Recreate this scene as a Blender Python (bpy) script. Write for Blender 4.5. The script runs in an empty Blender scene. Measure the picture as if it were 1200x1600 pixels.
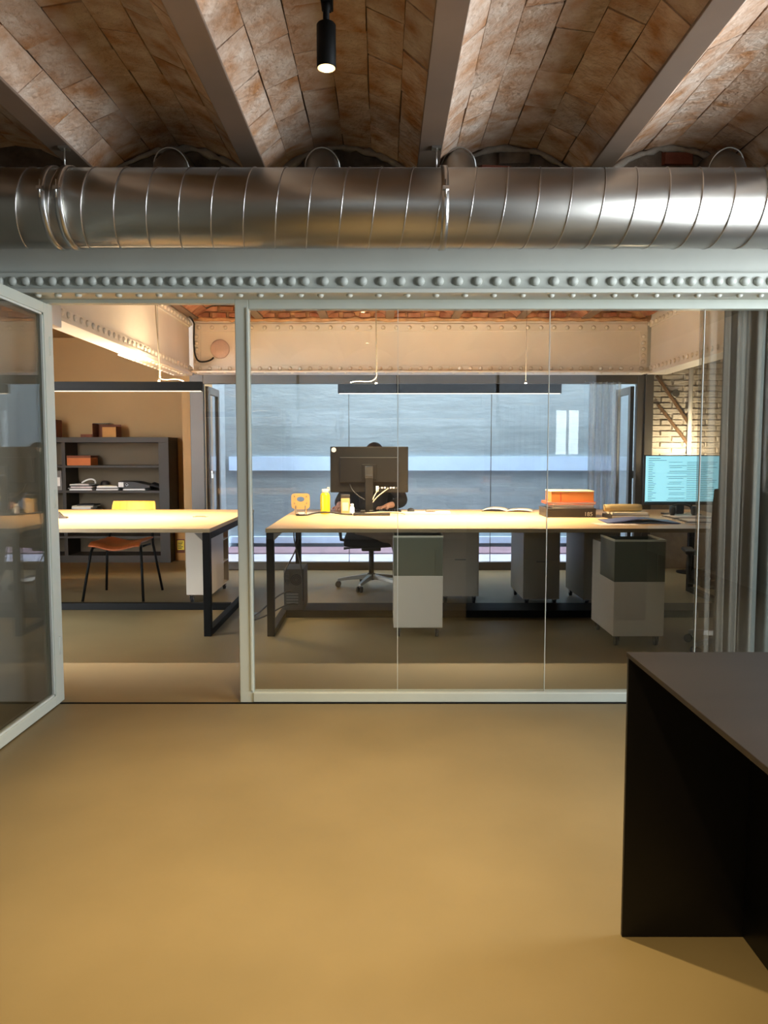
import bpy, bmesh, math, random
from mathutils import Vector, Matrix
random.seed(7)
R = math.radians
scene = bpy.context.scene
col = scene.collection

# ------------------------------------------------------------------ camera, world, lights, exposure
cam_d = bpy.data.cameras.new('camera')
cam_d.sensor_fit = 'VERTICAL'; cam_d.sensor_height = 36.0; cam_d.lens = 27.0; cam_d.clip_start = 0.05
cam = bpy.data.objects.new('camera', cam_d); col.objects.link(cam)
cam.location = (0, 0, 1.25)
cam.rotation_euler = (R(90) - math.atan(92 / 1200), 0, 0)
scene.camera = cam

vs = scene.view_settings
vs.view_transform = 'Standard'; vs.look = 'None'; vs.gamma = 1.0; vs.use_curve_mapping = False
vs.exposure = 0.6
scene.cycles.use_denoising = True
scene.cycles.max_bounces = 10
scene.cycles.transparent_max_bounces = 24
scene.cycles.sample_clamp_indirect = 6.0
scene.cycles.caustics_reflective = False
scene.cycles.caustics_refractive = False

world = bpy.data.worlds.new('overcast_sky'); scene.world = world
world.use_nodes = True
wbg = world.node_tree.nodes['Background']
wbg.inputs['Color'].default_value = (0.86, 0.93, 1.0, 1); wbg.inputs['Strength'].default_value = 17.0


def area(name, loc, rot, sx, sy, power, color):
    l = bpy.data.lights.new(name, 'AREA'); l.shape = 'RECTANGLE'; l.size = sx; l.size_y = sy
    l.energy = power; l.color = color
    o = bpy.data.objects.new(name, l); col.objects.link(o); o.location = loc; o.rotation_euler = rot
    return o


# daylight: portals where the sky reaches in, through the added side and rear windows and the open courtyard
area('added_side_window_portal', (3.52, 1.8, 1.675), (0, R(90), 0), 1.55, 2.2, 1, (1, 1, 1)).data.cycles.is_portal = True
area('added_rear_window_portal', (.2, -3.62, 2.03), (R(90), 0, 0), 5.8, .86, 1, (1, 1, 1)).data.cycles.is_portal = True
area('daylight_courtyard', (.5, 9.3, 5.2), (0, 0, 0), 5.4, 2.1, 1, (1, 1, 1)).data.cycles.is_portal = True


# ------------------------------------------------------------------ materials
def srgb(h):
    h = h.lstrip('#'); v = [int(h[i:i + 2], 16) / 255 for i in (0, 2, 4)]
    return tuple(c / 12.92 if c <= .04045 else ((c + .055) / 1.055) ** 2.4 for c in v)


def mat(name, hexc, rough=.6, metal=0.0, var=.08, scale=5.0, bump=0.0, bscale=60.0, rand=0.0, stretch=None, spec=.5, col2=None, detail=4):
    m = bpy.data.materials.new(name); m.use_nodes = True
    nt = m.node_tree; N = nt.nodes; L = nt.links
    b = N['Principled BSDF']
    c = srgb(hexc)
    tc = N.new('ShaderNodeTexCoord'); src = tc.outputs['Object']
    if stretch:
        mp = N.new('ShaderNodeMapping'); mp.inputs['Scale'].default_value = stretch
        L.new(src, mp.inputs['Vector']); src = mp.outputs['Vector']
    if rand:
        oi = N.new('ShaderNodeObjectInfo'); ad = N.new('ShaderNodeVectorMath'); ad.operation = 'ADD'
        sc_ = N.new('ShaderNodeMath'); sc_.operation = 'MULTIPLY'; sc_.inputs[1].default_value = 37.0
        L.new(oi.outputs['Random'], sc_.inputs[0]); L.new(src, ad.inputs[0]); L.new(sc_.outputs[0], ad.inputs[1]); src = ad.outputs[0]
    n = N.new('ShaderNodeTexNoise'); n.inputs['Scale'].default_value = scale; n.inputs['Detail'].default_value = detail
    L.new(src, n.inputs['Vector'])
    r = N.new('ShaderNodeValToRGB'); e = r.color_ramp.elements
    c2 = srgb(col2) if col2 else None
    e[0].position = .3; e[1].position = .7
    e[0].color = (*[max(0, x * (1 - var)) for x in c], 1)
    e[1].color = (*(c2 if c2 else [min(1, x * (1 + var)) for x in c]), 1)
    L.new(n.outputs['Fac'], r.inputs['Fac']); out = r.outputs['Color']
    if rand:
        hs = N.new('ShaderNodeHueSaturation'); mr = N.new('ShaderNodeMapRange')
        mr.inputs['To Min'].default_value = 1 - rand; mr.inputs['To Max'].default_value = 1 + rand
        L.new(oi.outputs['Random'], mr.inputs['Value']); L.new(mr.outputs['Result'], hs.inputs['Value'])
        L.new(out, hs.inputs['Color']); out = hs.outputs['Color']
    L.new(out, b.inputs['Base Color'])
    b.inputs['Roughness'].default_value = rough; b.inputs['Metallic'].default_value = metal
    b.inputs['Specular IOR Level'].default_value = spec
    if bump:
        n2 = N.new('ShaderNodeTexNoise'); n2.inputs['Scale'].default_value = bscale; n2.inputs['Detail'].default_value = 6
        L.new(src, n2.inputs['Vector'])
        bp = N.new('ShaderNodeBump'); bp.inputs['Strength'].default_value = bump; bp.inputs['Distance'].default_value = .01
        L.new(n2.outputs['Fac'], bp.inputs['Height']); L.new(bp.outputs['Normal'], b.inputs['Normal'])
    return m


def glass(name, tint=(.965, .985, .975), ior=1.48, rough=0.0):
    m = bpy.data.materials.new(name); m.use_nodes = True
    nt = m.node_tree; N = nt.nodes; L = nt.links
    N.remove(N['Principled BSDF'])
    tr = N.new('ShaderNodeBsdfTransparent'); tr.inputs['Color'].default_value = (*tint, 1)
    gl = N.new('ShaderNodeBsdfGlossy'); gl.inputs['Roughness'].default_value = rough
    # same reflectance on both faces of the pane, since the ray is not refracted inside it
    ge = N.new('ShaderNodeNewGeometry'); mr = N.new('ShaderNodeMapRange')
    mr.inputs['To Min'].default_value = ior; mr.inputs['To Max'].default_value = 1 / ior
    L.new(ge.outputs['Backfacing'], mr.inputs['Value'])
    fr = N.new('ShaderNodeFresnel'); L.new(mr.outputs['Result'], fr.inputs['IOR'])
    mx = N.new('ShaderNodeMixShader')
    L.new(fr.outputs[0], mx.inputs[0]); L.new(tr.outputs[0], mx.inputs[1]); L.new(gl.outputs[0], mx.inputs[2])
    L.new(mx.outputs[0], N['Material Output'].inputs['Surface'])
    return m


def sheer(name, hexc, opac):
    m = mat(name, hexc, .9, var=.06, scale=40)
    nt = m.node_tree; N = nt.nodes; L = nt.links
    tr = N.new('ShaderNodeBsdfTransparent'); mx = N.new('ShaderNodeMixShader'); mx.inputs[0].default_value = opac
    L.new(tr.outputs[0], mx.inputs[1]); L.new(N['Principled BSDF'].outputs[0], mx.inputs[2])
    L.new(mx.outputs[0], N['Material Output'].inputs['Surface'])
    return m


def emit(name, colr, s):
    m = bpy.data.materials.new(name); m.use_nodes = True
    b = m.node_tree.nodes['Principled BSDF']
    b.inputs['Base Color'].default_value = (*[min(1, c) for c in colr], 1)
    b.inputs['Emission Color'].default_value = (*colr, 1); b.inputs['Emission Strength'].default_value = s
    return m


M = {}
M['floor'] = mat('microcement_floor', '#756645', .52, var=.10, scale=1.3, bump=.03, bscale=9, col2='#7f6f4d', detail=6)
M['mortar'] = mat('vault_mortar', '#5c4e43', .95, var=.3, scale=9, bump=.6, bscale=45)
M['vbrick'] = mat('vault_brick', '#c98f5c', .92, var=.24, scale=9, bump=1.3, bscale=42, rand=.16, col2='#dcc8b4', detail=8)
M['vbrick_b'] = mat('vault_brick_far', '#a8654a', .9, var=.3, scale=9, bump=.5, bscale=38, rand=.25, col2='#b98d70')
M['steel_beam'] = mat('brown_beam_paint', '#7d6857', .55, var=.08, scale=5)
M['girder'] = mat('pale_grey_girder_paint', '#d0d2c5', .42, var=.05, scale=3, bump=.05, bscale=30)
M['cream'] = mat('cream_girder_paint', '#e6dccb', .5, var=.04, scale=3, bump=.06, bscale=30)
M['frame'] = mat('pale_frame_paint', '#c0c5b8', .4, var=.04, scale=4)
M['zinc'] = mat('galvanised_steel', '#b0aca3', .36, 1.0, var=.10, scale=2.2, bump=.02, bscale=5)
M['zinc_edge'] = mat('galvanised_seam', '#c4c2bd', .30, 1.0, var=.10, scale=8)
M['rubble'] = mat('rubble_wall', '#5a4c40', .95, var=.35, scale=12, bump=1.0, bscale=30, col2='#7a6a58')
M['plaster'] = mat('plaster_rim', '#a39a8c', .95, var=.2, scale=20, bump=.6, bscale=50)
M['plaster_o'] = mat('orange_plaster', '#c49a72', .95, var=.25, scale=14, bump=.8, bscale=40)
M['red_brick'] = mat('red_brick', '#7d4634', .92, var=.25, scale=14, bump=.6, bscale=60, rand=.25)
M['white_brick'] = mat('white_brick', '#b9b0a4', .85, var=.10, scale=18, bump=.7, bscale=60, rand=.06)
M['white_mortar'] = mat('white_brick_mortar', '#a89f93', .9, var=.1, scale=18, bump=.8, bscale=60)
M['grey_wall'] = mat('grey_wall_paint', '#8f8c80', .8, var=.05, scale=2)
M['room_wall'] = mat('warm_white_paint', '#d8d4ca', .8, var=.04, scale=2)
M['tan'] = mat('tan_wall_paint', '#a28256', .75, var=.04, scale=2)
M['white'] = mat('white_paint', '#d6d0c6', .6, var=.03, scale=3)
M['glass'] = glass('partition_glass')
M['door_glass'] = glass('door_glass', (.95, .97, .95), 1.7)
M['win_glass'] = glass('window_glass', (.975, .985, 1.0), 1.5)
M['tint_glass'] = glass('dark_tinted_glass', (.23, .24, .25), 1.5)  # tint dims the sky coming through the added rear window
M['joint'] = mat('glass_joint_silicone', '#c9cdc4', .4, var=.05)
M['dark_frame'] = mat('dark_window_frame', '#5a5650', .45, var=.06, scale=5)
M['court'] = mat('courtyard_render', '#929da1', .9, var=.10, scale=2.2, bump=.5, bscale=7, stretch=(1, 1, 3.5))
M['court_band'] = mat('courtyard_pale_band', '#c6def8', .85, var=.05, scale=6, bump=.2, bscale=14)
M['court_floor'] = mat('courtyard_paving', '#b5b4c6', .8, var=.08, scale=3)
M['terracotta'] = mat('courtyard_terracotta', '#8d7681', .8, var=.1, scale=4)
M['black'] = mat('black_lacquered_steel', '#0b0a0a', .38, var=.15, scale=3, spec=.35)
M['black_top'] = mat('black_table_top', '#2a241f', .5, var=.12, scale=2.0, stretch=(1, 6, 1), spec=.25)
M['black_m'] = mat('black_metal', '#0a0907', .6, var=.1, scale=5, spec=.15)
M['black_pl'] = mat('black_plastic', '#1b1a19', .5, var=.1, scale=8)
M['mesh_black'] = mat('black_chair_fabric', '#17171a', .85, var=.15, scale=60, bump=.3, bscale=200)
M['oak'] = mat('light_oak_laminate', '#c7a678', .42, var=.10, scale=2.6, stretch=(1.2, 14, 14), detail=8)
M['oak_edge'] = mat('desk_edge_band', '#7c6a4c', .5, var=.06, scale=5)
M['ped'] = mat('off_white_laminate', '#bfb4a2', .5, var=.03, scale=3)
M['ped_in'] = mat('olive_grey_bin', '#5b5c4d', .35, var=.06, scale=4)
M['ped_rim'] = mat('pale_bin_rim', '#b4b29f', .4, var=.03)
M['chrome'] = mat('bright_steel', '#c8c8c8', .25, 1.0, var=.05)
M['alu'] = mat('satin_aluminium', '#8f8d88', .35, 1.0, var=.06)
M['pc_grey'] = mat('dark_grey_metal', '#3b3833', .5, .4, var=.06)
M['pc_slot'] = mat('grey_metal', '#6c6862', .45, .6, var=.06)
M['rubber'] = mat('black_rubber', '#141414', .7, var=.1)
M['yellow_ply'] = mat('yellow_stained_plywood', '#e0a01c', .45, var=.15, scale=5, stretch=(9, 1, 1))
M['orange_ply'] = mat('orange_stained_plywood', '#a8582a', .45, var=.12, scale=5, stretch=(9, 1, 1))
M['shelf'] = mat('dark_shelf_laminate', '#2e2519', .6, var=.06, scale=4)
M['shelf_back'] = mat('brown_shelf_back', '#5e4d35', .7, var=.05, scale=4)
M['kraft'] = mat('brown_cardboard', '#a9783f', .8, var=.08, scale=10)
M['kraft_d'] = mat('dark_cardboard', '#6b3a22', .8, var=.08, scale=10)
M['rust'] = mat('rust_coloured_box', '#b4622a', .7, var=.08, scale=8)
M['red'] = mat('red_card', '#b02020', .6, var=.06)
M['paper'] = mat('white_paper', '#e6e1d8', .8, var=.03, scale=9)
M['paper_p'] = mat('printed_paper', '#d8b9ae', .8, var=.2, scale=14, col2='#e6ddd4')
M['cover_grey'] = mat('grey_cover', '#6e6760', .7, var=.1)
M['cover_dark'] = mat('dark_cover', '#2b2622', .6, var=.1)
M['orange'] = mat('orange_cover', '#d88848', .55, var=.05)
M['red_c'] = mat('coral_cover', '#d4573c', .55, var=.05)
M['cream_c'] = mat('cream_cover', '#dccdb0', .6, var=.05)
M['char'] = mat('charcoal_box', '#2b2724', .5, var=.08)
M['blue'] = mat('blue_folder', '#4a5580', .5, var=.1)
M['kraft_roll'] = mat('tan_wrapping', '#b79f6f', .7, var=.1)
M['yellow'] = mat('yellow_lacquer', '#f0c81a', .35, var=.03)
M['ply'] = mat('pale_plywood', '#d9a862', .55, var=.08, scale=8, stretch=(1, 1, 6))
M['tin'] = mat('tan_tin', '#b79a62', .5, var=.05)
M['white_pl'] = mat('white_plastic', '#e4e1da', .4, var=.02)
M['skin'] = mat('skin', '#ddb098', .5, var=.05, scale=20)
M['lip'] = mat('lips', '#b06a5c', .5, var=.04)
M['hair'] = mat('dark_brown_hair', '#1d1512', .6, var=.2, scale=40, bump=.4, bscale=120)
M['sweater'] = mat('black_sweater', '#1f1c1c', .9, var=.12, scale=60, bump=.3, bscale=180)
M['trouser'] = mat('brown_trousers', '#6a5644', .85, var=.1, scale=30)
M['screen_back'] = mat('brown_black_plastic', '#100e0b', .55, var=.06, scale=10, spec=.25)
M['screen_in'] = mat('dark_monitor_panel', '#0a0807', .6, var=.05, scale=10, spec=.2)
M['speaker'] = mat('pinkish_grille', '#cfb6ac', .6, var=.05, scale=60)
M['sheer'] = sheer('sheer_curtain', '#877b6e', .50)
M['drape'] = sheer('grey_drape', '#666964', .93)
M['win_sheer'] = sheer('white_voile', '#c9d6e6', .55)
M['cable_w'] = mat('pale_cable', '#9a8f7a', .6, var=.03)
M['cable_b'] = mat('black_cable', '#151414', .6, var=.05)
M['wire'] = mat('steel_wire', '#5a5044', .6, var=.05)
M['led'] = emit('led_diffuser', (1.0, .82, .58), 2.5)
M['bulb'] = emit('spot_lens', (1.0, .80, .48), 22)
M['lens_ring'] = emit('spot_reflector', (1.0, .72, .35), 1.2)
M['screen'] = emit('lit_screen', (.36, .80, .94), .60)
M['screen_txt'] = mat('screen_text', '#25606f', .5, var=.05)
M['label_y'] = mat('yellow_paper_label', '#e0c02c', .6, var=.04)
M['ink'] = mat('black_ink', '#1c1a18', .7, var=.05)
M['shadow_bar'] = mat('shadow_bar_brown', '#6b5138', .7, var=.15)  # brown of the bars that stand in for shadows


# ------------------------------------------------------------------ mesh helpers
class MB:
    def __init__(s): s.v = []; s.f = []; s.sm = []

    def _add(s, vs_, fs, smooth=False):
        o = len(s.v); s.v += [tuple(p) for p in vs_]
        for f in fs: s.f.append([i + o for i in f]); s.sm.append(smooth)
        return s

    def box(s, x0, y0, z0, x1, y1, z1, mtx=None):
        P = [Vector(p) for p in ((x0, y0, z0), (x1, y0, z0), (x1, y1, z0), (x0, y1, z0), (x0, y0, z1), (x1, y0, z1), (x1, y1, z1), (x0, y1, z1))]
        if mtx: P = [mtx @ p for p in P]
        return s._add(P, [(3, 2, 1, 0), (4, 5, 6, 7), (0, 1, 5, 4), (1, 2, 6, 5), (2, 3, 7, 6), (3, 0, 4, 7)])

    def frame_axes(s, d):
        d = d.normalized(); a = Vector((0, 0, 1)) if abs(d.z) < .9 else Vector((1, 0, 0))
        u = d.cross(a).normalized(); return u, d.cross(u).normalized()

    def cyl(s, p0, p1, r0, r1=None, n=16, caps=True, smooth=True):
        p0 = Vector(p0); p1 = Vector(p1); r1 = r0 if r1 is None else r1
        u, w = s.frame_axes(p1 - p0); vs_ = []
        for p, r in ((p0, r0), (p1, r1)):
            for i in range(n):
                a = 2 * math.pi * i / n; vs_.append(p + (u * math.cos(a) + w * math.sin(a)) * r)
        o = len(s.v)
        s._add(vs_, [(i, (i + 1) % n, n + (i + 1) % n, n + i) for i in range(n)], smooth)
        if caps:
            s.f.append([o + i for i in range(n)][::-1]); s.sm.append(False)
            s.f.append([o + n + i for i in range(n)]); s.sm.append(False)
        return s

    def tube(s, pts, r, n=8, closed=False):
        pts = [Vector(p) for p in pts]; m = len(pts); vs_ = []; u = None
        for i, p in enumerate(pts):
            d = (pts[(i + 1) % m] - pts[i - 1]) if closed or 0 < i < m - 1 else (pts[1] - pts[0] if i == 0 else pts[-1] - pts[-2])
            d.normalize()
            if u is None: u, w = s.frame_axes(d)
            else:
                u = (u - d * u.dot(d)).normalized(); w = d.cross(u)
            w = d.cross(u)
            rr = r[i] if isinstance(r, (list, tuple)) else r
            for k in range(n):
                a = 2 * math.pi * k / n; vs_.append(p + (u * math.cos(a) + w * math.sin(a)) * rr)
        fs = []
        for i in range(m if closed else m - 1):
            j = (i + 1) % m
            for k in range(n): fs.append((i * n + k, i * n + (k + 1) % n, j * n + (k + 1) % n, j * n + k))
        o = len(s.v); s._add(vs_, fs, True)
        if not closed:
            s.f.append([o + k for k in range(n)][::-1]); s.sm.append(False)
            s.f.append([o + (m - 1) * n + k for k in range(n)]); s.sm.append(False)
        return s

    def lathe(s, prof, c=(0, 0, 0), n=20, axis='z', smooth=True):
        vs_ = []; m = len(prof)
        for r, h in prof:
            for i in range(n):
                a = 2 * math.pi * i / n; p = (r * math.cos(a), r * math.sin(a), h)
                if axis == 'y': p = (p[0], p[2], p[1])
                if axis == 'x': p = (p[2], p[0], p[1])
                vs_.append((p[0] + c[0], p[1] + c[1], p[2] + c[2]))
        fs = [(j * n + i, j * n + (i + 1) % n, (j + 1) * n + (i + 1) % n, (j + 1) * n + i) for j in range(m - 1) for i in range(n)]
        o = len(s.v); s._add(vs_, fs, smooth)
        s.f.append([o + i for i in range(n)][::-1]); s.sm.append(False)
        s.f.append([o + (m - 1) * n + i for i in range(n)]); s.sm.append(False)
        return s

    def prism(s, poly, axis, a0, a1):
        def P(q, a): return {'x': (a, q[0], q[1]), 'y': (q[0], a, q[1]), 'z': (q[0], q[1], a)}[axis]
        n = len(poly); vs_ = [P(q, a0) for q in poly] + [P(q, a1) for q in poly]
        return s._add(vs_, [tuple(range(n))[::-1], tuple(range(n, 2 * n))] + [(i, (i + 1) % n, n + (i + 1) % n, n + i) for i in range(n)])

    def grid(s, fn, nu, nv, smooth=True):
        vs_ = [fn(i / nu, j / nv) for i in range(nu + 1) for j in range(nv + 1)]
        return s._add(vs_, [(i * (nv + 1) + j, (i + 1) * (nv + 1) + j, (i + 1) * (nv + 1) + j + 1, i * (nv + 1) + j + 1) for i in range(nu) for j in range(nv)], smooth)

    def mesh(s, name, m):
        me = bpy.data.meshes.new(name); me.from_pydata([tuple(v) for v in s.v], [], s.f)
        bm = bmesh.new(); bm.from_mesh(me); bmesh.ops.recalc_face_normals(bm, faces=bm.faces); bm.to_mesh(me); bm.free()
        for p, q in zip(me.polygons, s.sm): p.use_smooth = q
        me.materials.append(M[m] if isinstance(m, str) else m); me.update()
        return me

    def build(s, name, m, parent=None, bevel=0, solid=0, sub=0):
        o = bpy.data.objects.new(name, s.mesh(name, m)); col.objects.link(o)
        if parent: o.parent = parent
        if solid:
            md = o.modifiers.new('thickness', 'SOLIDIFY'); md.thickness = solid; md.offset = 0
        if bevel:
            md = o.modifiers.new('bevel', 'BEVEL'); md.width = bevel; md.segments = 2; md.limit_method = 'ANGLE'; md.angle_limit = R(40)
        if sub:
            md = o.modifiers.new('smooth', 'SUBSURF'); md.levels = sub; md.render_levels = sub
        return o


def tag(o, label=None, cat=None, group=None, kind=None):
    if label: o['label'] = label
    if cat: o['category'] = cat
    if group: o['group'] = group
    if kind: o['kind'] = kind
    return o


def thing(name, label, cat, loc=(0, 0, 0), rz=0, group=None, kind=None):
    o = bpy.data.objects.new(name, None); col.objects.link(o); o.location = loc; o.rotation_euler = (0, 0, rz)
    o.empty_display_size = .1
    return tag(o, label, cat, group, kind)


def struct(name, mb, m, label, cat, bevel=0):
    return tag(mb.build(name, m, None, bevel), label, cat, None, 'structure')


def link_copy(me, name, parent, loc=(0, 0, 0), rot=(0, 0, 0), scale=(1, 1, 1)):
    o = bpy.data.objects.new(name, me); col.objects.link(o); o.parent = parent
    o.location = loc; o.rotation_euler = rot; o.scale = scale
    return o


def copy_tree(o, parent=None):
    c = o.copy(); col.objects.link(c); c.parent = parent
    for ch in list(o.children): copy_tree(ch, c)
    return c


def bez(a, b, c, d, n=14):
    a, b, c, d = map(Vector, (a, b, c, d)); out = []
    for i in range(n + 1):
        t = i / n; out.append(a * (1 - t) ** 3 + b * 3 * t * (1 - t) ** 2 + c * 3 * t * t * (1 - t) + d * t ** 3)
    return out


# ------------------------------------------------------------------ room shell
FX0, FX1, FY0, PY = -2.98, 3.4, -3.5, 3.85          # front room
BX0, BX1, BY1, LY = -4.3, 4.3, 8.24, 9.15           # back room, far annex on the left
struct('floor', MB().box(BX0, FY0 - .1, -.12, BX1, BY1, 0).box(BX0, BY1, -.12, -2.1, LY + .1, 0).box(2.84, BY1, -.12, BX1, 8.45, 0), 'floor',
       'beige microcement floor running through both rooms', 'floor')
struct('trim_1', MB().box(-1.62, 3.755, 0, 3.38, 3.77, .004), 'black_m', 'thin dark joint across the floor along the glass partition', 'trim')

# walls of the front room
struct('wall_left', MB().box(FX0 - .1, FY0 - .1, 0, FX0, PY, 2.95), 'grey_wall', 'grey painted wall beyond the open glass door', 'wall')
wl = struct('wall_right', MB().box(FX1, FY0 - .1, 0, FX1 + .1, .7, 2.95).box(FX1, 2.9, 0, FX1 + .1, PY, 2.95)
            .box(FX1, .7, 0, FX1 + .1, 2.9, .9).box(FX1, .7, 2.45, FX1 + .1, 2.9, 2.95), 'room_wall', 'painted side wall with an added unseen window beside the camera', 'wall')
struct('wall_back', MB().box(FX0, FY0 - .1, 0, FX1, FY0, 1.6).box(FX0, FY0 - .1, 2.46, FX1, FY0, 2.95).box(FX0, FY0 - .1, 1.6, -2.7, FY0, 2.46).box(3.1, FY0 - .1, 1.6, FX1, FY0, 2.46), 'room_wall', 'painted wall behind the camera below an added unseen tinted window', 'wall')


def unseen_window(name, label, mk):
    w = thing(name, label, 'window', kind='structure'); mk(w)


def mk_rear(w):
    f = MB()
    for x in (-2.7, -1.26, .18, 1.62, 3.06): f.box(x, FY0 - .09, 1.6, x + .04, FY0 - .05, 2.46)
    f.box(-2.7, FY0 - .09, 1.6, 3.1, FY0 - .05, 1.64).box(-2.7, FY0 - .09, 2.42, 3.1, FY0 - .05, 2.46); f.build('window_frame', 'dark_frame', w)
    for x in (-2.66, -1.22, .22, 1.66): MB().box(x, FY0 - .075, 1.64, x + 1.40, FY0 - .068, 2.42).build('pane', 'tint_glass', w)


def mk_side(w):
    f = MB()
    for y in (.7, 1.78, 2.86): f.box(FX1 + .05, y, .9, FX1 + .09, y + .04, 2.45)
    f.box(FX1 + .05, .7, .9, FX1 + .09, 2.9, .94).box(FX1 + .05, .7, 2.41, FX1 + .09, 2.9, 2.45); f.build('window_frame', 'dark_frame', w)
    for y in (.74, 1.82): MB().box(FX1 + .067, y, .94, FX1 + .074, y + 1.04, 2.41).build('pane', 'win_glass', w)


unseen_window('added_window_4', 'added unseen tinted window high in the wall behind the camera', mk_rear)  # unseen window, added for light on the duct and girder
unseen_window('added_window_3', 'added unseen window in the side wall beside the camera', mk_side)  # unseen window, added to light the vaults and girder from the right

# masonry above the partition and the solid bit left of the door
wp = struct('wall_partition', MB().box(FX0, PY, 2.42, BX1, PY + .12, 2.95), 'rubble', 'rough rubble masonry above the duct where the vaults end', 'wall')
struct('wall_door_side', MB().box(FX0, 3.79, 0, -1.665, 3.91, 1.985), 'white', 'pale wall panel behind the open glass door', 'wall')
struct('wall_partition_end', MB().box(FX1, PY - .07, 0, BX1, PY + .12, 2.42), 'grey_wall', 'grey wall at the end of the glass partition', 'wall')

# back room walls
struct('wall_far_left', MB().box(BX0, LY, 0, -2.1, LY + .1, 2.95), 'tan', 'tan painted wall behind the dark bookshelf', 'wall')
struct('wall_return', MB().box(-2.15, BY1, 0, -2.05, LY + .1, 2.95), 'tan', 'short return wall behind the left window post', 'wall')
struct('wall_back_room_left', MB().box(BX0 - .1, PY, 0, BX0, LY + .1, 2.95), 'tan', 'tan side wall of the back office on the left', 'wall')
struct('wall_back_room_right', MB().box(BX1, PY, 0, BX1 + .1, BY1 + .2, 2.95), 'white', 'white side wall of the back office on the right', 'wall')
struct('wall_window_lintel', MB().box(-2.05, 8.16, 2.085, 2.84, 8.3, 2.95), 'white', 'white lintel wall over the wide rear window', 'wall')

# white brick wall right of the window, its bricks one by one
wb = struct('wall_far_right', MB().box(2.842, 8.31, 0, BX1, 8.43, 2.95), 'white_mortar', 'white painted rough brick wall right of the rear window', 'wall')
bm_v = []
for k in range(3):
    j = [random.uniform(-.006, .006) for _ in range(8)]
    m = MB(); x, z = .118, .026
    m._add([(-x + j[0], 0, -z + j[1] * .5), (x + j[2], 0, -z), (x, 0, z + j[3] * .5), (-x, 0, z), (-x + .008 + j[4] * .5, -.016, -z + .006), (x - .008, -.016, -z + .007), (x - .010, -.014, z - .006), (-x + .009, -.018, z - .006)],
           [(0, 1, 2, 3), (4, 5, 6, 7), (0, 1, 5, 4), (1, 2, 6, 5), (2, 3, 7, 6), (3, 0, 4, 7)])
    bm_v.append(m.mesh('brick', 'white_brick'))
row = 0; z = .80
while z < 2.30:
    x = 2.965 + (0 if row % 2 else -.0) + (.122 if row % 2 else 0)
    if row % 2: link_copy(bm_v[0], 'brick', wb, (2.904, 8.311, z), (0, 0, 0), (.5, 1, 1))
    while x < 3.95:
        link_copy(random.choice(bm_v), 'brick', wb, (x, 8.311 + random.uniform(-.003, .003), z), (0, random.uniform(-.015, .015), 0), (1, random.uniform(.7, 1.3), 1)); x += .245
    z += .060; row += 1

# courtyard outside the rear window
struct('wall_courtyard', MB().box(-2.2, 10.2, -.1, 3.3, 10.35, 5.2), 'court', 'blue-grey rendered courtyard wall seen through the rear window', 'wall')
struct('trim_2', MB().box(-2.05, 10.165, 1.02, 3.0, 10.2, 1.205), 'court_band', 'pale blue horizontal band on the courtyard wall', 'trim')
struct('trim_3', MB().box(-2.05, 10.12, .06, 3.0, 10.2, .145), 'court_band', 'pale skirting at the foot of the courtyard wall', 'trim')
struct('floor_courtyard', MB().box(-2.05, BY1, -.12, 3.3, 10.2, -.005), 'court_floor', 'pale lavender paving of the courtyard', 'floor')
struct('trim_4', MB().box(-2.05, 9.5, -.005, 3.0, 10.12, .012), 'terracotta', 'muted terracotta strip of courtyard paving', 'trim')
struct('wall_courtyard_right', MB().box(3.0, 8.43, -.1, 3.1, 10.2, 5.2), 'court', 'right side wall of the courtyard beside the window leaf', 'wall')
struct('wall_courtyard_left', MB().box(-2.2, LY + .1, -.1, -2.1, 10.2, 5.2).box(-2.2, 8.43, 3.05, -2.1, LY + .1, 5.2), 'court', 'left side wall of the courtyard', 'wall')
struct('wall_courtyard_front', MB().box(-2.2, 8.33, 3.05, 3.1, 8.43, 5.2), 'court', 'facade wall above the rear window on the courtyard side', 'wall')

# roofs that close the rooms
struct('ceiling_slab', MB().box(FX0 - .1, FY0 - .1, 2.95, FX1 + .1, PY + .12, 3.05), 'mortar', 'concrete slab above the front vaults', 'ceiling')
struct('ceiling_slab_back', MB().box(BX0 - .1, PY + .12, 2.95, BX1 + .1, 8.43, 3.05).box(BX0 - .1, 8.43, 2.95, -2.05, LY + .1, 3.05), 'mortar', 'concrete slab above the back office', 'ceiling')
struct('ceiling_left_bay', MB().box(BX0, PY + .12, 2.60, -2.06, LY, 2.64), 'tan', 'plain ceiling over the bookshelf corner', 'ceiling')
struct('ceiling_right_bay', MB().box(2.76, PY + .12, 2.60, BX1, 8.31, 2.64), 'white', 'plain ceiling right of the side girder', 'ceiling')

# ------------------------------------------------------------------ front vaults and beams
SP, BX = .797, [-2.19, -1.393, -.596, .201, .998, 1.795, 2.592]
BZ = 2.56
half = SP / 2 - .03; rise = .165; Rv = (half ** 2 + rise ** 2) / (2 * rise); A = math.asin(half / Rv)
NC = 6


def vault_brick(w, l, t, k, m):
    j = lambda s_: random.uniform(-s_, s_)
    a, b = w / 2, l / 2; c = .004
    P = [(-a + j(c), -b + j(c), t), (a + j(c), -b + j(c), t), (a + j(c), b + j(c), t), (-a + j(c), b + j(c), t)]
    P2 = [(x * .975, y * .988, j(.001)) for x, y, _ in P]
    q = MB(); q._add(P + P2, [(0, 1, 2, 3), (4, 5, 6, 7), (0, 1, 5, 4), (1, 2, 6, 5), (2, 3, 7, 6), (3, 0, 4, 7)])
    return q.mesh('brick', m)


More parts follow.
